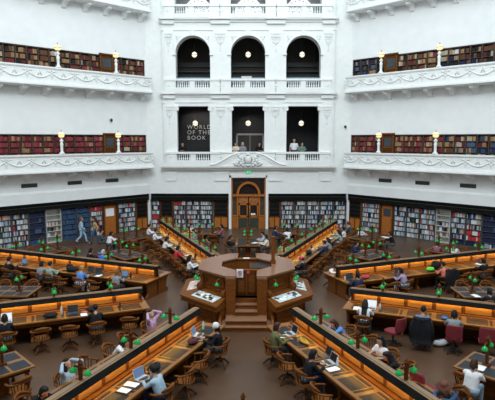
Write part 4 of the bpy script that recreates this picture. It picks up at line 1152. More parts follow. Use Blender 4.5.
def table_chairs(i, spec):
    x, y, rz, L, Wd, nm = TABS[i]
    for j, (u, v, tn) in enumerate(spec):
        if abs(v) >= Wd / 2: a = rz + (PI / 2 if v < 0 else -PI / 2)
        else: a = rz + (0 if u < 0 else PI)
        q = (x + u * math.cos(rz) - v * math.sin(rz), y + u * math.sin(rz) + v * math.cos(rz))
        chair(q[0], q[1], a + tn, 'wooden swivel armchair, %s at the %s' % (ORD[j + 1], nm), 'chairs at the wedge tables')
std = [(-.55, 1.05, .1), (.55, 1.0, -.15), (-.55, -1.05, .2), (.55, -1.0, -.1)]
table_chairs(0, std + [(1.45, 0.1, 0)])
table_chairs(1, [(-.62, 1.05, .1), (.5, 1.05, -.15), (-.55, -1.05, .25), (.55, -1.05, -.1), (-1.5, -.1, .2), (-1.35, -.95, .6)])
table_chairs(2, [(-.6, 1.05, .1), (.5, 1.0, -.15), (-.55, -1.05, -.2), (.45, -1.05, -.1), (-1.45, .1, .2), (-1.4, .9, -.6)])
table_chairs(3, [(-.5, -1.1, .1), (.6, -1.05, 0), (-.5, 1.05, .2)])
table_chairs(4, [(-.5, -1.1, .1), (.55, 1.05, 0), (-.45, 1.05, .1)])
table_chairs(5, [(-.55, 1.05, .2), (.5, 1.1, 0)])
table_chairs(6, [(-.72, -.80, -.1), (.5, -1.05, 0)])
for i in range(8, 14): table_chairs(i, [(-.5, .98, .1), (.45, 1.0, -.2), (-.45, -1.0, .1), (.5, -.98, .1)])

# ------------------------------------------------------------------ people
def remesh(mb, name, vox, smooth=4, m=None):
    me = mb.mesh(name + '_raw', M_PAPER); o = bpy.data.objects.new(name + '_raw', me); COL.objects.link(o)
    md = o.modifiers.new('r', 'REMESH'); md.mode = 'VOXEL'; md.voxel_size = vox; md.use_smooth_shade = True
    if smooth:
        sm_ = o.modifiers.new('s', 'SMOOTH'); sm_.iterations = smooth; sm_.factor = .5
    dg = bpy.context.evaluated_depsgraph_get(); dg.update()
    out = bpy.data.meshes.new_from_object(o.evaluated_get(dg)); out.name = name
    bpy.data.objects.remove(o); bpy.data.meshes.remove(me)
    return out
V = Vector
def pose(nm):
    """joints of a figure that looks along +x; z = 0 is the floor it stands on or its chair stands on"""
    J = dict(hip=V((0, 0, .56)), chest=V((.10, 0, .88)), neck=V((.14, 0, 1.02)), head=V((.19, 0, 1.16)), hp=.25)
    J['sw'] = .17
    leg = lambda sg, k=(.42, .13, .54), a=(.40, .14, .10): (V((k[0], sg * k[1], k[2])), V((a[0], sg * a[1], a[2])))
    J['kneeL'], J['ankL'] = leg(1); J['kneeR'], J['ankR'] = leg(-1)
    J['elL'], J['wrL'] = V((.24, .25, .79)), V((.46, .12, .83)); J['elR'], J['wrR'] = V((.24, -.25, .79)), V((.46, -.12, .83))
    J['hdL'] = V((1, -.2, -.15)); J['hdR'] = V((1, .2, -.15))
    if nm == 'type':
        J.update(chest=V((.04, 0, .90)), neck=V((.06, 0, 1.05)), head=V((.10, 0, 1.20)), hp=.12)
        J['elL'] = V((.18, .26, .78)); J['elR'] = V((.18, -.26, .78))
    if nm == 'chin':
        J.update(chest=V((.14, 0, .87)), neck=V((.20, 0, 1.0)), head=V((.26, 0, 1.14)), hp=.2)
        J['elR'] = V((.42, -.18, .83)); J['wrR'] = V((.36, -.09, 1.02)); J['hdR'] = V((-.1, .3, 1)); J['elL'] = V((.32, .22, .80)); J['wrL'] = V((.52, .05, .83))
    if nm == 'slump':
        J.update(chest=V((.20, 0, .83)), neck=V((.29, 0, .94)), head=V((.38, 0, 1.04)), hp=.35)
        J['elL'], J['wrL'] = V((.44, .22, .83)), V((.60, .08, .85)); J['elR'], J['wrR'] = V((.44, -.22, .83)), V((.60, -.08, .85))
    if nm == 'stretch':
        J.update(chest=V((-.03, 0, .88)), neck=V((-.04, 0, 1.03)), head=V((-.05, 0, 1.18)), hp=-.5)
        for s, sg in (('L', 1), ('R', -1)): J['el' + s] = V((.09, sg * .36, 1.14)); J['wr' + s] = V((-.07, sg * .16, 1.24)); J['hd' + s] = V((-.2, -sg, .1))
    if nm in ('stand', 'rail', 'walk', 'arms_up'):
        J.update(hip=V((0, 0, .90)), chest=V((.01, 0, 1.22)), neck=V((.01, 0, 1.38)), head=V((.04, 0, 1.53)), hp=.08)
        for s, sg in (('L', 1), ('R', -1)):
            J['knee' + s] = V((.02, sg * .09, .48)); J['ank' + s] = V((-.01, sg * .10, .08))
            J['el' + s] = V((-.02, sg * .25, 1.06)); J['wr' + s] = V((.06, sg * .25, .84)); J['hd' + s] = V((.15, 0, -1))
    if nm == 'rail':
        for s, sg in (('L', 1), ('R', -1)): J['el' + s] = V((.10, sg * .26, 1.10)); J['wr' + s] = V((.30, sg * .14, 1.06)); J['hd' + s] = V((.6, -sg, -.1))
        J.update(chest=V((.06, 0, 1.21)), neck=V((.09, 0, 1.36)), head=V((.14, 0, 1.50)))
    if nm == 'walk':
        J['kneeL'] = V((.22, .09, .50)); J['ankL'] = V((.30, .09, .09)); J['kneeR'] = V((-.02, -.09, .48)); J['ankR'] = V((-.30, -.09, .16))
        J['elL'] = V((-.14, .24, 1.06)); J['wrL'] = V((-.06, .24, .84)); J['elR'] = V((.06, -.24, 1.05)); J['wrR'] = V((.24, -.2, .92))
    if nm == 'arms_up':
        for s, sg in (('L', 1), ('R', -1)): J['el' + s] = V((.12, sg * .34, 1.42)); J['wr' + s] = V((.04, sg * .14, 1.58)); J['hd' + s] = V((-.3, -sg, .2))
    t = (J['chest'] - J['hip']).normalized(); fw = V((t.z, 0, -t.x))
    for s, sg in (('L', 1), ('R', -1)):
        J['sh' + s] = J['chest'] + t * .06 + V((0, sg * J['sw'], 0)); J['hip' + s] = J['hip'] + V((0, sg * .09, 0))
    return J
def head_axes(J):
    p = J['hp']; f = V((math.cos(p), 0, -math.sin(p))); u = V((math.sin(p), 0, math.cos(p))); return f, u, V((0, 1, 0))
def HT(J):
    f, u, l = head_axes(J); M_ = Matrix((f, l, u)).transposed().to_4x4(); return Matrix.Translation(J['head']) @ M_
def body_mesh(J):
    mb = MB()
    T = HT(J); mb.T = T
    mb.ell((0, 0, .02), (.092, .076, .115), 14, 10); mb.ell((.025, 0, -.045), (.065, .058, .075), 12, 8)
    mb.cap((.085, 0, .01), (.105, 0, -.025), .012, .017, 8)
    for sg in (-1, 1): mb.ell((-.005, sg * .077, -.005), (.02, .012, .032), 8, 6)
    mb.T = Matrix()
    mb.cap(J['neck'] - V((0, 0, .05)), J['head'] - V((.015, 0, .05)), .054, .05)
    for sg in (-.055, .055): mb.cap(J['hip'] + V((0, sg, .0)), J['chest'] + V((0, sg, 0)), .105, .11)
    mb.cap(J['shL'], J['shR'], .06, .06); mb.cap(J['chest'], J['neck'], .09, .06)
    for s, sg in (('L', 1), ('R', -1)):
        mb.cap(J['sh' + s], J['el' + s], .048, .038); mb.cap(J['el' + s], J['wr' + s], .037, .026)
        mb.cap(J['hip' + s], J['knee' + s], .082, .056); mb.cap(J['knee' + s], J['ank' + s], .054, .036); mb.cap(J['ank' + s], J['ank' + s] + V((.12, 0, -.045)), .036, .03)
        d = J['hd' + s].normalized(); up = V((0, 0, 1)) if abs(d.z) < .8 else V((1, 0, 0))
        side = d.cross(up).normalized(); nrm = side.cross(d).normalized(); w_ = J['wr' + s]
        for q in (-.022, 0, .022): mb.cap(w_ + side * q * .6, w_ + d * .075 + side * q, .019, .017, 8)
        for q, ln in ((-.033, .058), (-.011, .07), (.012, .066), (.034, .05)):
            a = w_ + d * .085 + side * q; b = a + d * ln * .55 - nrm * .006; c = b + d * ln * .45 - nrm * .022
            mb.cap(a, b, .0105, .010, 8); mb.cap(b, c, .010, .009, 8)
        th = side * (sg * 1.0)
        a = w_ + d * .02 + th * .028; b = a + d * .035 + th * .022 - nrm * .006; mb.cap(a, b, .013, .012, 8); mb.cap(b, b + d * .03 - nrm * .012, .012, .010, 8)
    me = remesh(mb, 'person', .0105, 3)
    # eyes and mouth
    e = MB(T); 
    for sg in (-1, 1): e.ell((.083, sg * .031, .018), (.010, .013, .008), 8, 6)
    e.m = 1
    for sg in (-1, 1): e.ell((.086, sg * .031, .042), (.008, .02, .004), 8, 5)
    e.ell((.084, 0, -.062), (.008, .024, .006), 8, 5)
    bm = bmesh.new(); bm.from_mesh(me); em = e.mesh('e', [M_PAPER, M_PAPER]); 
    for f in bm.faces: f.material_index = 0; f.smooth = True
    n0 = len(bm.faces); bm.from_mesh(em); bm.faces.ensure_lookup_table()
    for i, f in enumerate(bm.faces):
        if i >= n0: f.material_index = 1 + f.material_index; f.smooth = True
    bm.to_mesh(me); bm.free(); bpy.data.meshes.remove(em)
    me.materials.clear()
    for k in range(3): me.materials.append(M_PAPER)
    return me
def shirt_mesh(J, long):
    mb = MB()
    t = (J['chest'] - J['hip']).normalized()
    for sg in (-.06, .06): mb.cap(J['hip'] + t * .02 + V((0, sg, 0)), J['chest'] + V((0, sg, 0)), .125, .13)
    mb.cap(J['shL'], J['shR'], .076, .076); mb.cap(J['chest'] + t * .02, J['neck'] - V((0, 0, .03)), .10, .062)
    for s in 'LR':
        if long: mb.cap(J['sh' + s], J['el' + s], .066, .055); mb.cap(J['el' + s], J['wr' + s] - (J['wr' + s] - J['el' + s]) * .08, .054, .042)
        else: mb.cap(J['sh' + s], J['sh' + s].lerp(J['el' + s], .62), .068, .062)
    return remesh(mb, 'shirt', .016, 3)
def trousers_mesh(J):
    mb = MB()
    mb.cap(J['hipL'], J['hipR'], .135, .135)
    for s in 'LR': mb.cap(J['hip' + s], J['knee' + s], .10, .072); mb.cap(J['knee' + s], J['ank' + s] + V((0, 0, .03)), .072, .058)
    return remesh(mb, 'trousers', .018, 3)
def shoe_mesh(J, s):
    mb = MB(); a = J['ank' + s]; mb.cap(a + V((-.03, 0, -.03)), a + V((.02, 0, -.02)), .046, .045); mb.cap(a + V((-.03, 0, -.045)), a + V((.16, 0, -.055)), .04, .032)
    return remesh(mb, 'shoe', .014, 3)
def hair_mesh(J, st):
    mb = MB(HT(J))
    mb.ell((-.028, 0, .045), (.098, .090, .112), 14, 10); mb.ell((.01, 0, .10), (.085, .075, .055), 12, 8)
    if st in ('long', 'verylong'):
        mb.cap((-.07, 0, .02), (-.10, 0, -.12), .085, .085)
        for sg in (-1, 1): mb.cap((-.02, sg * .075, .02), (-.04, sg * .082, -.14), .03, .035)
        dn = V((-.13, 0, -.26)) if st == 'long' else V((-.15, 0, -.40))
        for sg in (-.045, 0, .045): mb.cap((-.09, sg, -.1), dn + V((0, sg * 1.2, 0)), .06, .04)
    elif st == 'bob':
        for sg in (-1, 1): mb.cap((-.02, sg * .07, .03), (-.015, sg * .078, -.07), .032, .03)
        mb.cap((-.07, 0, .02), (-.075, 0, -.07), .07, .06)
    elif st == 'bun': mb.ell((-.12, 0, .09), (.05, .05, .05), 10, 8)
    return remesh(mb, 'hair', .012, 2)
def hat_mesh(J, st):
    mb = MB(HT(J))
    if st == 'cap':
        mb.lathe([(.105, .045), (.108, .07), (.10, .11), (.07, .15), (.02, .168)], 16, (-.01, 0, 0)); mb.prism([(.06, -.07), (.06, .07), (.15, .055), (.17, 0), (.15, -.055)], .048, .06)
    elif st == 'beanie': mb.lathe([(.106, .01), (.112, .05), (.105, .10), (.075, .15), (.02, .172)], 16, (-.015, 0, 0))
    else:
        mb.lathe([(.19, .055), (.195, .065), (.11, .08), (.105, .13), (.09, .175), (.03, .185)], 18, (-.01, 0, 0))
    return mb.mesh('hat', M_PAPER, True)
CACHE = {}
def cm(kind, nm, *a):
    key = (kind, nm) + a
    if key not in CACHE:
        J = CACHE.setdefault(('J', nm), None) or pose(nm); CACHE[('J', nm)] = J
        f = {'body': body_mesh, 'shirt': shirt_mesh, 'trousers': trousers_mesh, 'shoe': shoe_mesh, 'hair': hair_mesh, 'hat': hat_mesh}[kind]
        me = f(J, *a)
        if not me.materials: me.materials.append(M_PAPER)
        CACHE[key] = me
    return CACHE[key]
def setm(o, i, m): o.material_slots[i].link = 'OBJECT'; o.material_slots[i].material = m
CLO = {'white': (.62, .64, .66), 'black': (.008, .008, .010), 'navy': (.018, .028, .065), 'red': (.42, .025, .03), 'grey': (.20, .22, .24), 'teal': (.10, .20, .17), 'lavender': (.30, .24, .36), 'coral': (.55, .15, .11), 'blue': (.09, .22, .55), 'pale blue': (.30, .42, .52), 'denim': (.04, .08, .16), 'green': (.105, .115, .045), 'cream': (.62, .54, .42), 'purple': (.40, .28, .44), 'plaid': (.22, .07, .08), 'maroon': (.12, .015, .025), 'tan': (.40, .27, .13), 'yellow': (.52, .34, .05), 'dark grey': (.06, .065, .07), 'pattern': (.10, .13, .24), 'royal': (.03, .12, .50), 'sage': (.24, .32, .27)}
HAIRC = {'black': (.010, .009, .009), 'brown': (.045, .022, .012), 'blonde': (.36, .22, .09), 'grey': (.35, .34, .33), 'lightbrown': (.14, .08, .04)}
SKIN = {'l': (.48, .27, .19), 'm': (.36, .19, .12), 'd': (.16, .08, .05)}
M_EYE = mat('eye', (.03, .025, .02), .2, (.05, .04, .03), 9); M_LIP = mat('lip', (.26, .09, .08), .5, (.3, .1, .09), 9)
def person(label, x, y, rz, ps='write', shirt='black', pants='dark grey', hair='short', hc='black', sk='l', long=True, hat=None, z=0.0, sc=.95):
    o = link('person', cm('body', ps)); o.location = (x, y, z); o.rotation_euler = (0, 0, rz); o.scale = (sc, sc, sc)
    tag(o, label, 'person')
    setm(o, 0, mat('skin_' + sk, SKIN[sk], .55, tuple(v * 1.1 for v in SKIN[sk]), 8)); setm(o, 1, M_EYE); setm(o, 2, M_LIP)
    for nm, me, m in (('shirt', cm('shirt', ps, long), mat('pattern_cloth', (.04, .06, .14), .85, (.26, .30, .42), 26) if shirt == 'pattern' else (mat('plaid_cloth', (.30, .05, .06), .85, (.12, .10, .14), 24) if shirt == 'plaid' else cmat('cloth_' + shirt, CLO[shirt], .85))),
                      ('trousers', cm('trousers', ps), cmat('cloth_' + pants, CLO[pants], .85)), ('shoe', cm('shoe', ps, 'L'), M_BLKPL), ('shoe', cm('shoe', ps, 'R'), M_BLKPL), ('hair', cm('hair', ps, hair), cmat('hair_' + hc, HAIRC[hc], .55))):
        c = link(nm, me, o); setm(c, 0, m)
    if hat:
        c = link('hat', cm('hat', ps, hat[0]), o); setm(c, 0, cmat('hat_' + hat[1], {'white': (.62, .62, .60), 'pink': (.62, .06, .12), 'brown': (.12, .05, .035), 'maroon': (.13, .02, .03)}[hat[1]], .8))
    return o
def seated(k, r_, lat, label, turn=0.0, **kw):
    p = arm_pt(k, r_, lat); rz = ANG[k] + (-PI / 2 if lat > 0 else PI / 2) + turn
    return person(label, p.x, p.y, rz, **kw)
# front left spoke
seated(5, 5.12, 1.30, 'person in a black coat and white cap working at the front left desk', .25, ps='type', hair='bob', hc='black', hat=('beanie', 'white'))
seated(5, 8.05, 1.25, 'person in a pale blue shirt, chin on hand, at the front left desk', ps='chin', shirt='pale blue', pants='navy')
seated(5, 4.85, -1.12, 'person in a purple top behind the front left rail with both arms raised', ps='stretch', shirt='purple', hair='bun')
seated(5, 6.7, -1.08, 'person with long black hair and white top leaning behind the front left rail', ps='slump', shirt='white', hair='long')
seated(5, 8.62, -.99, 'person with long black hair in a denim shirt stretching with hands behind the head', ps='stretch', shirt='pale blue', hair='verylong', pants='denim')
seated(5, 9.7, -1.08, 'person in black with short dark hair at the bottom left behind the rail', ps='slump', shirt='black', hair='bob')
# front right spoke
seated(6, 5.1, -1.22, 'person in an olive green jumper typing at the inner end of the front right desk', -.1, ps='type', shirt='green', hair='bob', hc='brown', pants='dark grey')
seated(6, 7.1, -1.25, 'person in dark clothes bent over two laptops at the front right desk', ps='write', shirt='black', pants='navy', hair='bob')
seated(6, 5.15, 1.08, 'person with brown hair in a blue top behind the front right rail', ps='slump', shirt='blue', hair='long', hc='brown')
seated(6, 7.05, 1.08, 'person in a white tee shirt behind the front right rail', .15, ps='type', shirt='white', hair='long', long=False)
seated(6, 7.8, 1.08, 'person with long black hair and black top behind the front right rail', -.35, ps='slump', shirt='black', hair='verylong')
seated(6, 9.45, 1.25, 'person with fair hair wearing a brown brimmed hat and denim at the bottom right', .2, ps='slump', shirt='denim', hair='long', hc='blonde', hat=('brim', 'brown'))
# near left spoke
seated(4, 8.42, 1.45, 'person in black at the left edge working on a pale laptop', ps='write', shirt='black', hair='bob')
seated(4, 5.78, 1.50, 'person in black bent low over the near left desk', ps='write', shirt='black', hair='short')
# far left spoke
seated(3, 9.12, 1.42, 'person in a pale grey shirt at the far left desk beside a green hoodie', ps='write', shirt='grey', hair='bob')
seated(3, 8.62, 1.36, 'person in a sage green hoodie seen from behind at the far left desk', ps='type', shirt='sage', hair='short')
seated(3, 6.98, 1.38, 'blonde person in a blue sleeveless top at the far left desk', ps='write', shirt='blue', hair='bun', hc='blonde', long=False, pants='white')
seated(3, 5.25, 1.28, 'fair haired person in grey at the inner end of the far left desk', ps='write', shirt='grey', hair='bob', hc='lightbrown', pants='dark grey')
seated(3, 10.95, 1.40, 'person in black at the left edge with a blue laptop display', ps='type', shirt='black', hair='short')
# far right spoke
seated(0, 4.25, -1.30, 'person in a navy jumper at the inner end of the far right desk', ps='type', shirt='navy', hair='bob')
seated(0, 6.5, -1.38, 'person in a lavender top and pale jeans turned sideways at the far right desk', .55, ps='chin', shirt='lavender', hair='bob', pants='pale blue')
seated(0, 8.68, -1.30, 'person in a coral pink top seen from behind at the far right desk', ps='write', shirt='coral', hair='short', pants='black')
seated(0, 10.85, -1.40, 'person in black with dark hair at the right edge of the far right desk', ps='write', shirt='black', hair='bob')
seated(0, 4.4, 1.02, 'person in white behind the inner end of the far right desk', ps='slump', shirt='white', hair='short')
# near right spoke
seated(7, 4.75, -1.35, 'person with long black hair and white blouse at the near right desk', ps='write', shirt='white', hair='verylong')
seated(7, 6.57, -1.32, 'person in a blue patterned shirt at the near right desk', ps='type', shirt='pattern', hair='short', hc='black', long=False)
seated(7, 7.48, -1.36, 'person in a grey hoodie bent over the near right desk', ps='write', shirt='grey', hair='bob')
# back left spoke
seated(2, 13.2, 1.20, 'person in white and blue jeans, wall end of the back left desk', ps='type', shirt='white', pants='blue')
seated(2, 11.4, 1.20, 'person in a white shirt, second from the wall on the back left desk', ps='type', shirt='white', pants='dark grey')
seated(2, 8.95, 1.20, 'person in a white jumper with dark hair midway along the back left desk', ps='write', shirt='white', hair='bob')
seated(2, 6.5, 1.20, 'person in a bright red top at the back left desk', ps='write', shirt='red', hair='bob')
seated(2, 4.15, 1.18, 'person with long black hair in white at the dais end of the back left desk', ps='type', shirt='white', hair='verylong')
seated(2, 11.9, -1.15, 'person in yellow partly hidden behind the back left rail', ps='write', shirt='yellow', hair='bob', hc='black')
seated(2, 10.75, -1.15, 'person in pale grey partly hidden behind the back left rail', ps='write', shirt='grey', hair='short')
seated(2, 8.1, -1.18, 'person in dark clothes behind the back left rail near the dais', ps='write', shirt='dark grey', hair='bob')
# back right spoke
seated(1, 14.4, -1.15, 'person in a maroon hat at the wall end of the back right desk', ps='write', shirt='dark grey', hat=('beanie', 'maroon'))
seated(1, 12.35, -1.15, 'person in a white top near the wall end of the back right desk', ps='type', shirt='white', hair='bob')
seated(1, 11.3, -1.2, 'person in a pale teal top at the back right desk', ps='write', shirt='sage', hair='long', pants='pale blue')
seated(1, 8.85, -1.16, 'person in grey with long dark hair at the back right desk', ps='write', shirt='grey', hair='long')
seated(1, 7.78, -1.16, 'person in a navy shirt at the back right desk', ps='type', shirt='navy')
seated(1, 3.98, -1.18, 'person in a pink cap at the dais end of the back right desk', ps='write', shirt='black', hat=('cap', 'pink'))
seated(1, 7.1, 1.15, 'person with dark hair behind the back right rail', ps='write', shirt='tan', hair='bob', hc='brown')
# wedge tables
person('person in black beside the left back table facing a colleague', -7.72, 4.9, R(45), shirt='black', hair='bob', ps='write')
person('grey haired person in a bright blue jacket at the left back table', -7.0, 4.55, R(60), shirt='royal', hair='bob', hc='grey', ps='write')
person('person in black at the table behind the dais', -1.12, 8.3, R(0), shirt='black', hair='bob', ps='write')
person('person in a cream jumper with black hair at the table behind the dais', 1.08, 8.45, R(180), shirt='cream', hair='bob', ps='type')
person('person in pale grey on the far side of the table behind the dais', 1.02, 9.5, R(180), shirt='pale blue', hair='short', ps='write')
person('person in a white shirt at the table left of the entrance', -3.7, 12.4, R(-40), shirt='white', hair='bob', ps='write')
person('person in a plaid shirt at the table left of the entrance', -1.55, 11.75, R(180), shirt='plaid', hair='bob', ps='type')
person('person in navy at the table right of the entrance', 1.58, 11.2, R(20), shirt='navy', hair='bob', ps='type')
person('person in white at the table right of the entrance', 2.35, 10.75, R(90), shirt='white', hair='bob', ps='write')
person('person in a white shirt at the table near the left door', -7.95, 9.35, R(45), shirt='white', hair='bob', ps='write')
person('person in dark grey at the table near the left door', -8.62, 10.0, R(10), shirt='dark grey', hair='short', ps='type')
person('person in white at the table near the right door', 6.75, 11.35, R(-50), shirt='white', hair='bob', ps='write')
person('person in black at the table near the right door', 8.28, 9.45, R(150), shirt='black', hair='bob', ps='write')
person('person in black seen from behind at the right back table', 6.75, 4.75, R(135), shirt='black', hair='bob', ps='write')
person('person in navy on the dais side of the right back table', 5.55, 6.95, R(-45), shirt='navy', hair='bob', ps='write')
person('person in a plaid shirt at the far right table by the grey display shelves', 9.75, 6.7, R(60), shirt='plaid', hair='bob', hc='brown', ps='write')
person('person in white at the far right table by the grey display shelves', 10.45, 6.25, R(60), shirt='white', hair='long', hc='lightbrown', ps='write')
person('person in a white tee shirt bent over papers at the right front table', 5.42, -7.62, R(48), shirt='white', hair='bob', hc='brown', long=False, ps='write', pants='pale blue')
person('person in a black top reading papers at the right edge table', 8.65, -1.75, R(92), shirt='black', hair='bob', ps='write')
# walking couple and the visitors on the arcade
person('person in pale blue walking past the blue bookcases', -10.42, 12.1, R(15), ps='walk', shirt='pale blue', pants='pale blue', hair='bob', hc='lightbrown', sc=1.0)
person('person in a brown jacket and blue jeans walking past the blue bookcases', -9.52, 12.05, R(-160), ps='walk', shirt='tan', pants='denim', hair='long', hc='brown', sc=1.0)
YG = 17.62
for x, sh, hs, hc, lab, z_ in ((-.92, 'cream', 'bob', 'brown', 'person in a cream top leaning on the parapet above the entrance, leftmost of three', 0), (-.42, 'grey', 'bob', 'grey', 'grey haired person leaning on the parapet above the entrance, middle of three', 0), (.74, 'black', 'bob', 'black', 'person in black leaning on the parapet above the entrance, rightmost of three', 0),
                               (3.27, 'white', 'short', 'black', 'tall person in a white tee shirt at the right lowest arcade opening', .16), (3.84, 'teal', 'long', 'brown', 'person in dark teal beside the white tee shirt at the right arcade opening', .0), (-4.72, 'black', 'bob', 'black', 'person in black half hidden at the left lowest arcade opening', 0)):
    person(lab, x, YG, -PI / 2 + (0.3 if x == .74 else 0), ps='rail' if z_ == 0 else 'stand', shirt=sh, hair=hs, hc=hc, long=sh != 'white', z=4.62, sc=1.0 + z_)

# ------------------------------------------------------------------ things on the desks and floor
def desk_pos(k, r_, lat, z=.766): p = arm_pt(k, r_, lat, z); return (p.x, p.y, p.z), ANG[k] + (-PI / 2 if lat > 0 else PI / 2)
def laptop(loc, rz, label, scr, shell):
    t = thing('laptop', label, 'laptop', loc, rz)
    mb = MB(); mb.box(-.12, .12, -.165, .165, 0, .018); b = mb.build('base', shell, t)
    mb = MB(); mb.box(-.08, .03, -.14, .14, .018, .020); mb.box(-.11, -.085, -.05, .05, .018, .0195); mb.build('keyboard', M_BLKPL, b)
    T = Matrix.Translation((.12, 0, .018)) @ Matrix.Rotation(R(18), 4, 'Y')
    mb = MB(T); mb.box(0, .008, -.165, .165, 0, .23); l = mb.build('lid', shell, t)
    mb = MB(T); mb.box(-.002, 0, -.152, .152, .012, .218); mb.build('display', scr, l)
    return t
def LT(k, r_, lat, label, scr=M_SCRD, shell=M_LAPD, tn=0): loc, rz = desk_pos(k, r_, lat); laptop(loc, rz + tn, label, scr, shell)
LT(5, 7.95, .66, 'open silver laptop in front of the pale blue shirt at the front left desk', M_SCRB, M_LAPS, -.2)
LT(5, 5.0, .58, 'open laptop in front of the white capped reader', M_SCRB, M_LAPS, .2)
LT(6, 4.85, -.58, 'dark open laptop in front of the olive green jumper', M_SCRD, M_LAPS, 0)
LT(6, 6.62, -.46, 'dark laptop farther from the two laptop reader at the front right desk', M_SCRD, M_LAPD)
LT(6, 7.0, -.56, 'silver laptop nearer to the two laptop reader at the front right desk', M_SCRD, M_LAPS)
LT(4, 6.42, .58, 'dark open laptop standing alone on the near left desk', M_SCRD, M_LAPD)
LT(4, 8.42, .60, 'open laptop with a pale display at the left edge desk', M_SCRW, M_LAPS)
LT(3, 7.15, .58, 'dark laptop right of the blonde reader on the far left desk', M_SCRD, M_LAPD)
LT(3, 6.65, .62, 'second dark laptop beyond the blonde reader on the far left desk', M_SCRD, M_LAPD, .3)
LT(3, 5.35, .62, 'laptop with a blue display at the inner end of the far left desk', M_SCRB, M_LAPD)
LT(3, 10.95, .62, 'laptop with a blue display at the left edge of the far left desk', M_SCRB, M_LAPD)
LT(3, 8.3, .62, 'dark laptop beside the green hoodie on the far left desk', M_SCRD, M_LAPD)
LT(0, 4.4, -.58, 'dark laptop in front of the navy jumper at the far right desk', M_SCRD, M_LAPD)
LT(0, 6.85, -.55, 'dark laptop in front of the lavender top at the far right desk', M_SCRD, M_LAPD)
LT(7, 4.85, -.58, 'laptop with a white display at the inner end of the near right desk', M_SCRW, M_LAPS)
LT(2, 11.3, .55, 'dark laptop of the second white shirt on the back left desk', M_SCRD, M_LAPD)
LT(2, 8.75, .55, 'dark laptop of the white jumper on the back left desk', M_SCRD, M_LAPD)
LT(2, 4.0, .58, 'dark laptop at the dais end of the back left desk', M_SCRD, M_LAPD)
LT(2, 5.5, .6, 'dark laptop between the red top and the dais end', M_SCRD, M_LAPD)
LT(1, 7.75, -.55, 'laptop of the navy shirt on the back right desk', M_SCRD, M_LAPS)
LT(1, 3.95, -.58, 'silver laptop in front of the pink cap', M_SCRD, M_LAPS)
LT(1, 12.3, -.55, 'laptop near the wall end of the back right desk', M_SCRD, M_LAPS)
def paper(loc, rz, label, n=1, w_=.21, h=.30, m=M_PAPER):
    t = thing('papers', label, 'paper', loc, rz)
    for i in range(n):
        mb = MB(Matrix.Rotation(.15 * i, 4, 'Z')); mb.box(-h / 2 + i * .03, h / 2 + i * .03, -w_ / 2, w_ / 2, .0012 * i, .001 + .0012 * i); mb.build('sheet', m, t)
def PP(k, r_, lat, label, **kw): loc, rz = desk_pos(k, r_, lat); paper(loc, rz, label, **kw)
PP(5, 8.28, .58, 'white open notebook beside the silver laptop on the front left desk', n=2)
PP(6, 7.35, -.66, 'white papers by the two laptops at the front right desk', n=2)
PP(6, 4.95, -.83, 'white paper sheet by the olive green jumper', n=1)
PP(4, 6.1, .80, 'white paper in front of the lone dark laptop on the near left desk', n=1)
PP(3, 6.45, .82, 'white papers on the far left desk between two readers', n=3)
PP(7, 4.4, -.78, 'white papers at the inner end of the near right desk', n=2)
PP(0, 11.3, -.58, 'white papers at the right edge of the far right desk', n=2)
PP(2, 6.3, .62, 'white sheet in front of the red top', n=1)
PP(2, 8.3, .62, 'white sheets beside the white jumper on the back left desk', n=2)
PP(1, 11.0, -.6, 'white sheets in front of the pale teal top', n=2)
paper((5.95, -6.95, .766), R(48), 'white papers in front of the white tee shirt on the right front table', 2)
paper((8.45, -1.0, .766), R(92), 'white papers in front of the black top on the right edge table', 3)
paper((.35, 8.6, .766), R(30), 'loose white papers on the table behind the dais', 3)
paper((8.1, 10.3, .766), R(120), 'wide white papers on the table near the right door', 3, .3, .45)
paper((-6.9, 5.35, .766), R(45), 'white papers on the left back table', 2)
paper((2.5, 11.3, .766), R(90), 'white papers on the table right of the entrance', 2)
t = thing('folder', 'black folder with a white sheet on the front left desk', 'folder', *desk_pos(5, 8.62, .60)); MB().box(-.17, .17, -.13, .13, 0, .02).build('cover', M_BLKPL, t); MB().box(-.14, .14, -.10, .10, .02, .022).build('sheet', M_PAPER, t)
def bag(loc, rz, label, col, sx=.2, sy=.14, h=.16, cat='bag'):
    t = thing('bag', label, cat, loc, rz)
    mb = MB(); mb.ell((0, 0, h * .45), (sx, sy, h * .45), 14, 8); mb.ell((sx * .35, sy * .1, h * .62), (sx * .5, sy * .7, h * .36), 12, 8); mb.ell((-sx * .45, 0, h * .55), (sx * .45, sy * .75, h * .36), 12, 8)
    me = remesh(mb, 'body', .018, 4); me.materials.clear(); me.materials.append(cmat('bag_' + col, {'black': (.013, .013, .015), 'maroon': (.09, .025, .03), 'yellow': (.42, .25, .03), 'red': (.40, .05, .07), 'lime': (.12, .62, .06), 'white': (.42, .43, .45), 'orange': (.55, .16, .08), 'blue': (.06, .16, .42), 'denim': (.045, .08, .13)}[col], .8))
    link('body', me, t)
    mb = MB(); mb.tube([(-sx * .4, 0, h * .75), (-sx * .2, 0, h * 1.05), (sx * .2, 0, h * 1.05), (sx * .4, 0, h * .8)], .012, 6); mb.build('strap', M_BLKPL if col != 'yellow' else cmat('bag_yellow', (.42, .25, .03)), t)
def BG(k, r_, lat, label, col, **kw): loc, rz = desk_pos(k, r_, lat); bag(loc, rz + PI / 2, label, col, **kw)
BG(5, 7.42, .62, 'black bag beyond the silver laptop on the front left desk', 'black', sx=.24)
BG(5, 5.58, .70, 'dark maroon bag beside the white capped reader', 'maroon', sx=.22)
BG(6, 5.6, -.52, 'mustard yellow scarf bundle on the front right desk', 'yellow', sx=.26, sy=.10, h=.11)
BG(4, 7.12, .66, 'black bag on the near left desk', 'black', sx=.24)
BG(4, 6.05, .62, 'small orange pouch beside the lone dark laptop', 'orange', sx=.13, sy=.07, h=.07)
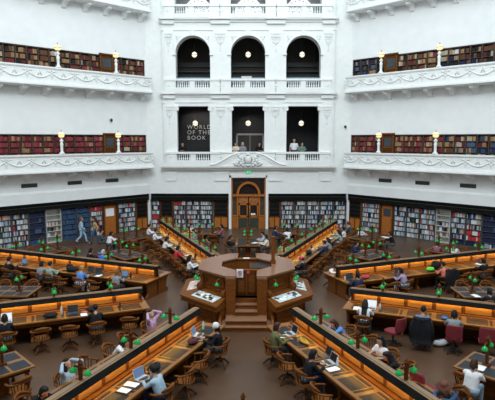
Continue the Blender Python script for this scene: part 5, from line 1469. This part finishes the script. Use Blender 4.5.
BG(4, 5.85, .55, 'black backpack on the near left desk in front of the black clad reader', 'black', sx=.2)
BG(3, 7.95, .66, 'large black bag on the far left desk', 'black', sx=.34, sy=.17, h=.22)
BG(0, 5.05, -.62, 'red bag beside the navy jumper on the far right desk', 'red', sx=.22)
BG(0, 8.36, -.70, 'lime green bag beside the coral top on the far right desk', 'lime', sx=.20, h=.2)
BG(0, 8.85, -.50, 'large black backpack in front of the coral top', 'black', sx=.24, sy=.18, h=.40)
BG(7, 7.2, -.68, 'small blue pouch on the near right desk by the grey hoodie', 'blue', sx=.10, h=.08)
BG(1, 6.7, -.55, 'black bag lying on the back right desk', 'black', sx=.3, sy=.16, h=.2)
bag((6.15, -3.75, 0), .3, 'white bag on the floor under the near right desk', 'white', .26, .15, .22)
bag((-7.35, 5.7, .765), .3, 'blue bag on the left back table', 'blue', .16, .1, .12)
p = arm_pt(6, 7.14, -1.30, .46); bag((p.x, p.y, .457), 1.0, 'dark denim bag on an empty chair at the front right desk', 'denim', .17, .14, .18)
def bottle(loc, label, col, capc, h=.22):
    t = thing('bottle', label, 'bottle', loc); MB().lathe([(.032, 0), (.036, .01), (.036, h * .72), (.016, h * .86), (.016, h * .92)], 10).build('body', col, t, True); MB().lathe([(.019, h * .9), (.019, h), (.015, h * 1.01)], 10).build('cap', capc, t)
M_PB = mat('pale_blue_bottle', (.45, .55, .62), .2, (.52, .62, .68), 5); M_PG = mat('pale_green_bottle', (.40, .58, .48), .3, (.46, .64, .54), 5)
bottle(desk_pos(5, 4.55, .50)[0], 'pale green bottle beside the white capped reader', M_PG, M_PG, .26)
bottle(desk_pos(4, 6.78, .50)[0], 'pale blue bottle left of the lone dark laptop', M_PB, M_PAPER, .27)
bottle(desk_pos(0, 4.08, -.58)[0], 'clear blue bottle at the inner end of the far right desk', M_PB, M_BLKPL)
bottle(desk_pos(7, 5.15, -.58)[0], 'clear bottle at the near right desk beside the white display laptop', M_PB, M_PB)
bottle(desk_pos(6, 7.25, -.45)[0], 'clear water bottle beside the two laptops', M_PB, M_PAPER)
bottle(desk_pos(0, 11.45, -.42)[0], 'dark blue bottle at the right edge of the far right desk', cmat('navy_bottle', (.03, .06, .18), .3), M_BLKPL, .25)
bottle(desk_pos(3, 5.0, .55)[0], 'dark bottle at the inner end of the far left desk', M_BLKPL, M_BLKPL)
bottle(desk_pos(4, 4.9, .55)[0], 'dark drink bottle on the near left desk', M_BLKPL, M_BLKPL)
t = thing('cup', 'small red cup on the front left desk behind the laptop', 'cup', desk_pos(5, 7.62, .46)[0]); MB().lathe([(.03, 0), (.038, .09), (.034, .09), (.028, .01)], 12).build('body', cmat('red_cup', (.40, .03, .03), .4), t, True); MB().lathe([(.039, .088), (.039, .098), (.03, .10)], 12).build('lid', M_BLKPL, t)
# jackets over chair backs
def jacket(k, r_, lat, label, col, tn=0):
    p = arm_pt(k, r_, lat); rz = ANG[k] + (-PI / 2 if lat > 0 else PI / 2) + tn
    t = thing('jacket', label, 'jacket', (p.x, p.y, 0), rz)
    mb = MB(); n = 12
    for lay in (0, 1):
        vs = []; 
    path = []
    rings = [(1.03, -.31, .22), (1.0, -.31, .27), (.75, -.36, .29), (.5, -.37, .30), (.28, -.35, .32)]
    vs = []; fs = []
    for z, x, hw in rings:
        for i in range(n + 1):
            u = i / n * 2 - 1; vs.append((x - .10 + .05 * u * u + .014 * math.sin(9 * u + 3 * z), hw * u, z + .015 * math.sin(7 * u)))
        for i in range(n, -1, -1):
            u = i / n * 2 - 1; vs.append((x + .11 + .05 * u * u + .014 * math.sin(9 * u + 3 * z), hw * u, z + .012))
    q = 2 * (n + 1)
    for r2 in range(len(rings) - 1):
        for i in range(q): fs.append((r2 * q + i, r2 * q + (i + 1) % q, (r2 + 1) * q + (i + 1) % q, (r2 + 1) * q + i))
    fs.append(tuple(range(q))); fs.append(tuple((len(rings) - 1) * q + i for i in range(q - 1, -1, -1)))
    mb.add(vs, fs); mb.build('cloth', cmat('cloth_' + col, CLO[col], .85), t, True)
    for sg in (-1, 1):
        mb = MB(); mb.tube([(-.28, sg * .25, .93), (-.33, sg * .31, .75), (-.32, sg * .32, .5), (-.3, sg * .31, .36)], [.06, .06, .05, .045], 8); mb.build('sleeve', cmat('cloth_' + col, CLO[col], .85), t, True)
jacket(7, 6.57, -1.47, 'black jacket draped over the chair behind the patterned shirt', 'black')
jacket(0, 8.68, -1.38, 'black coat hung over the chair behind the coral top', 'black')
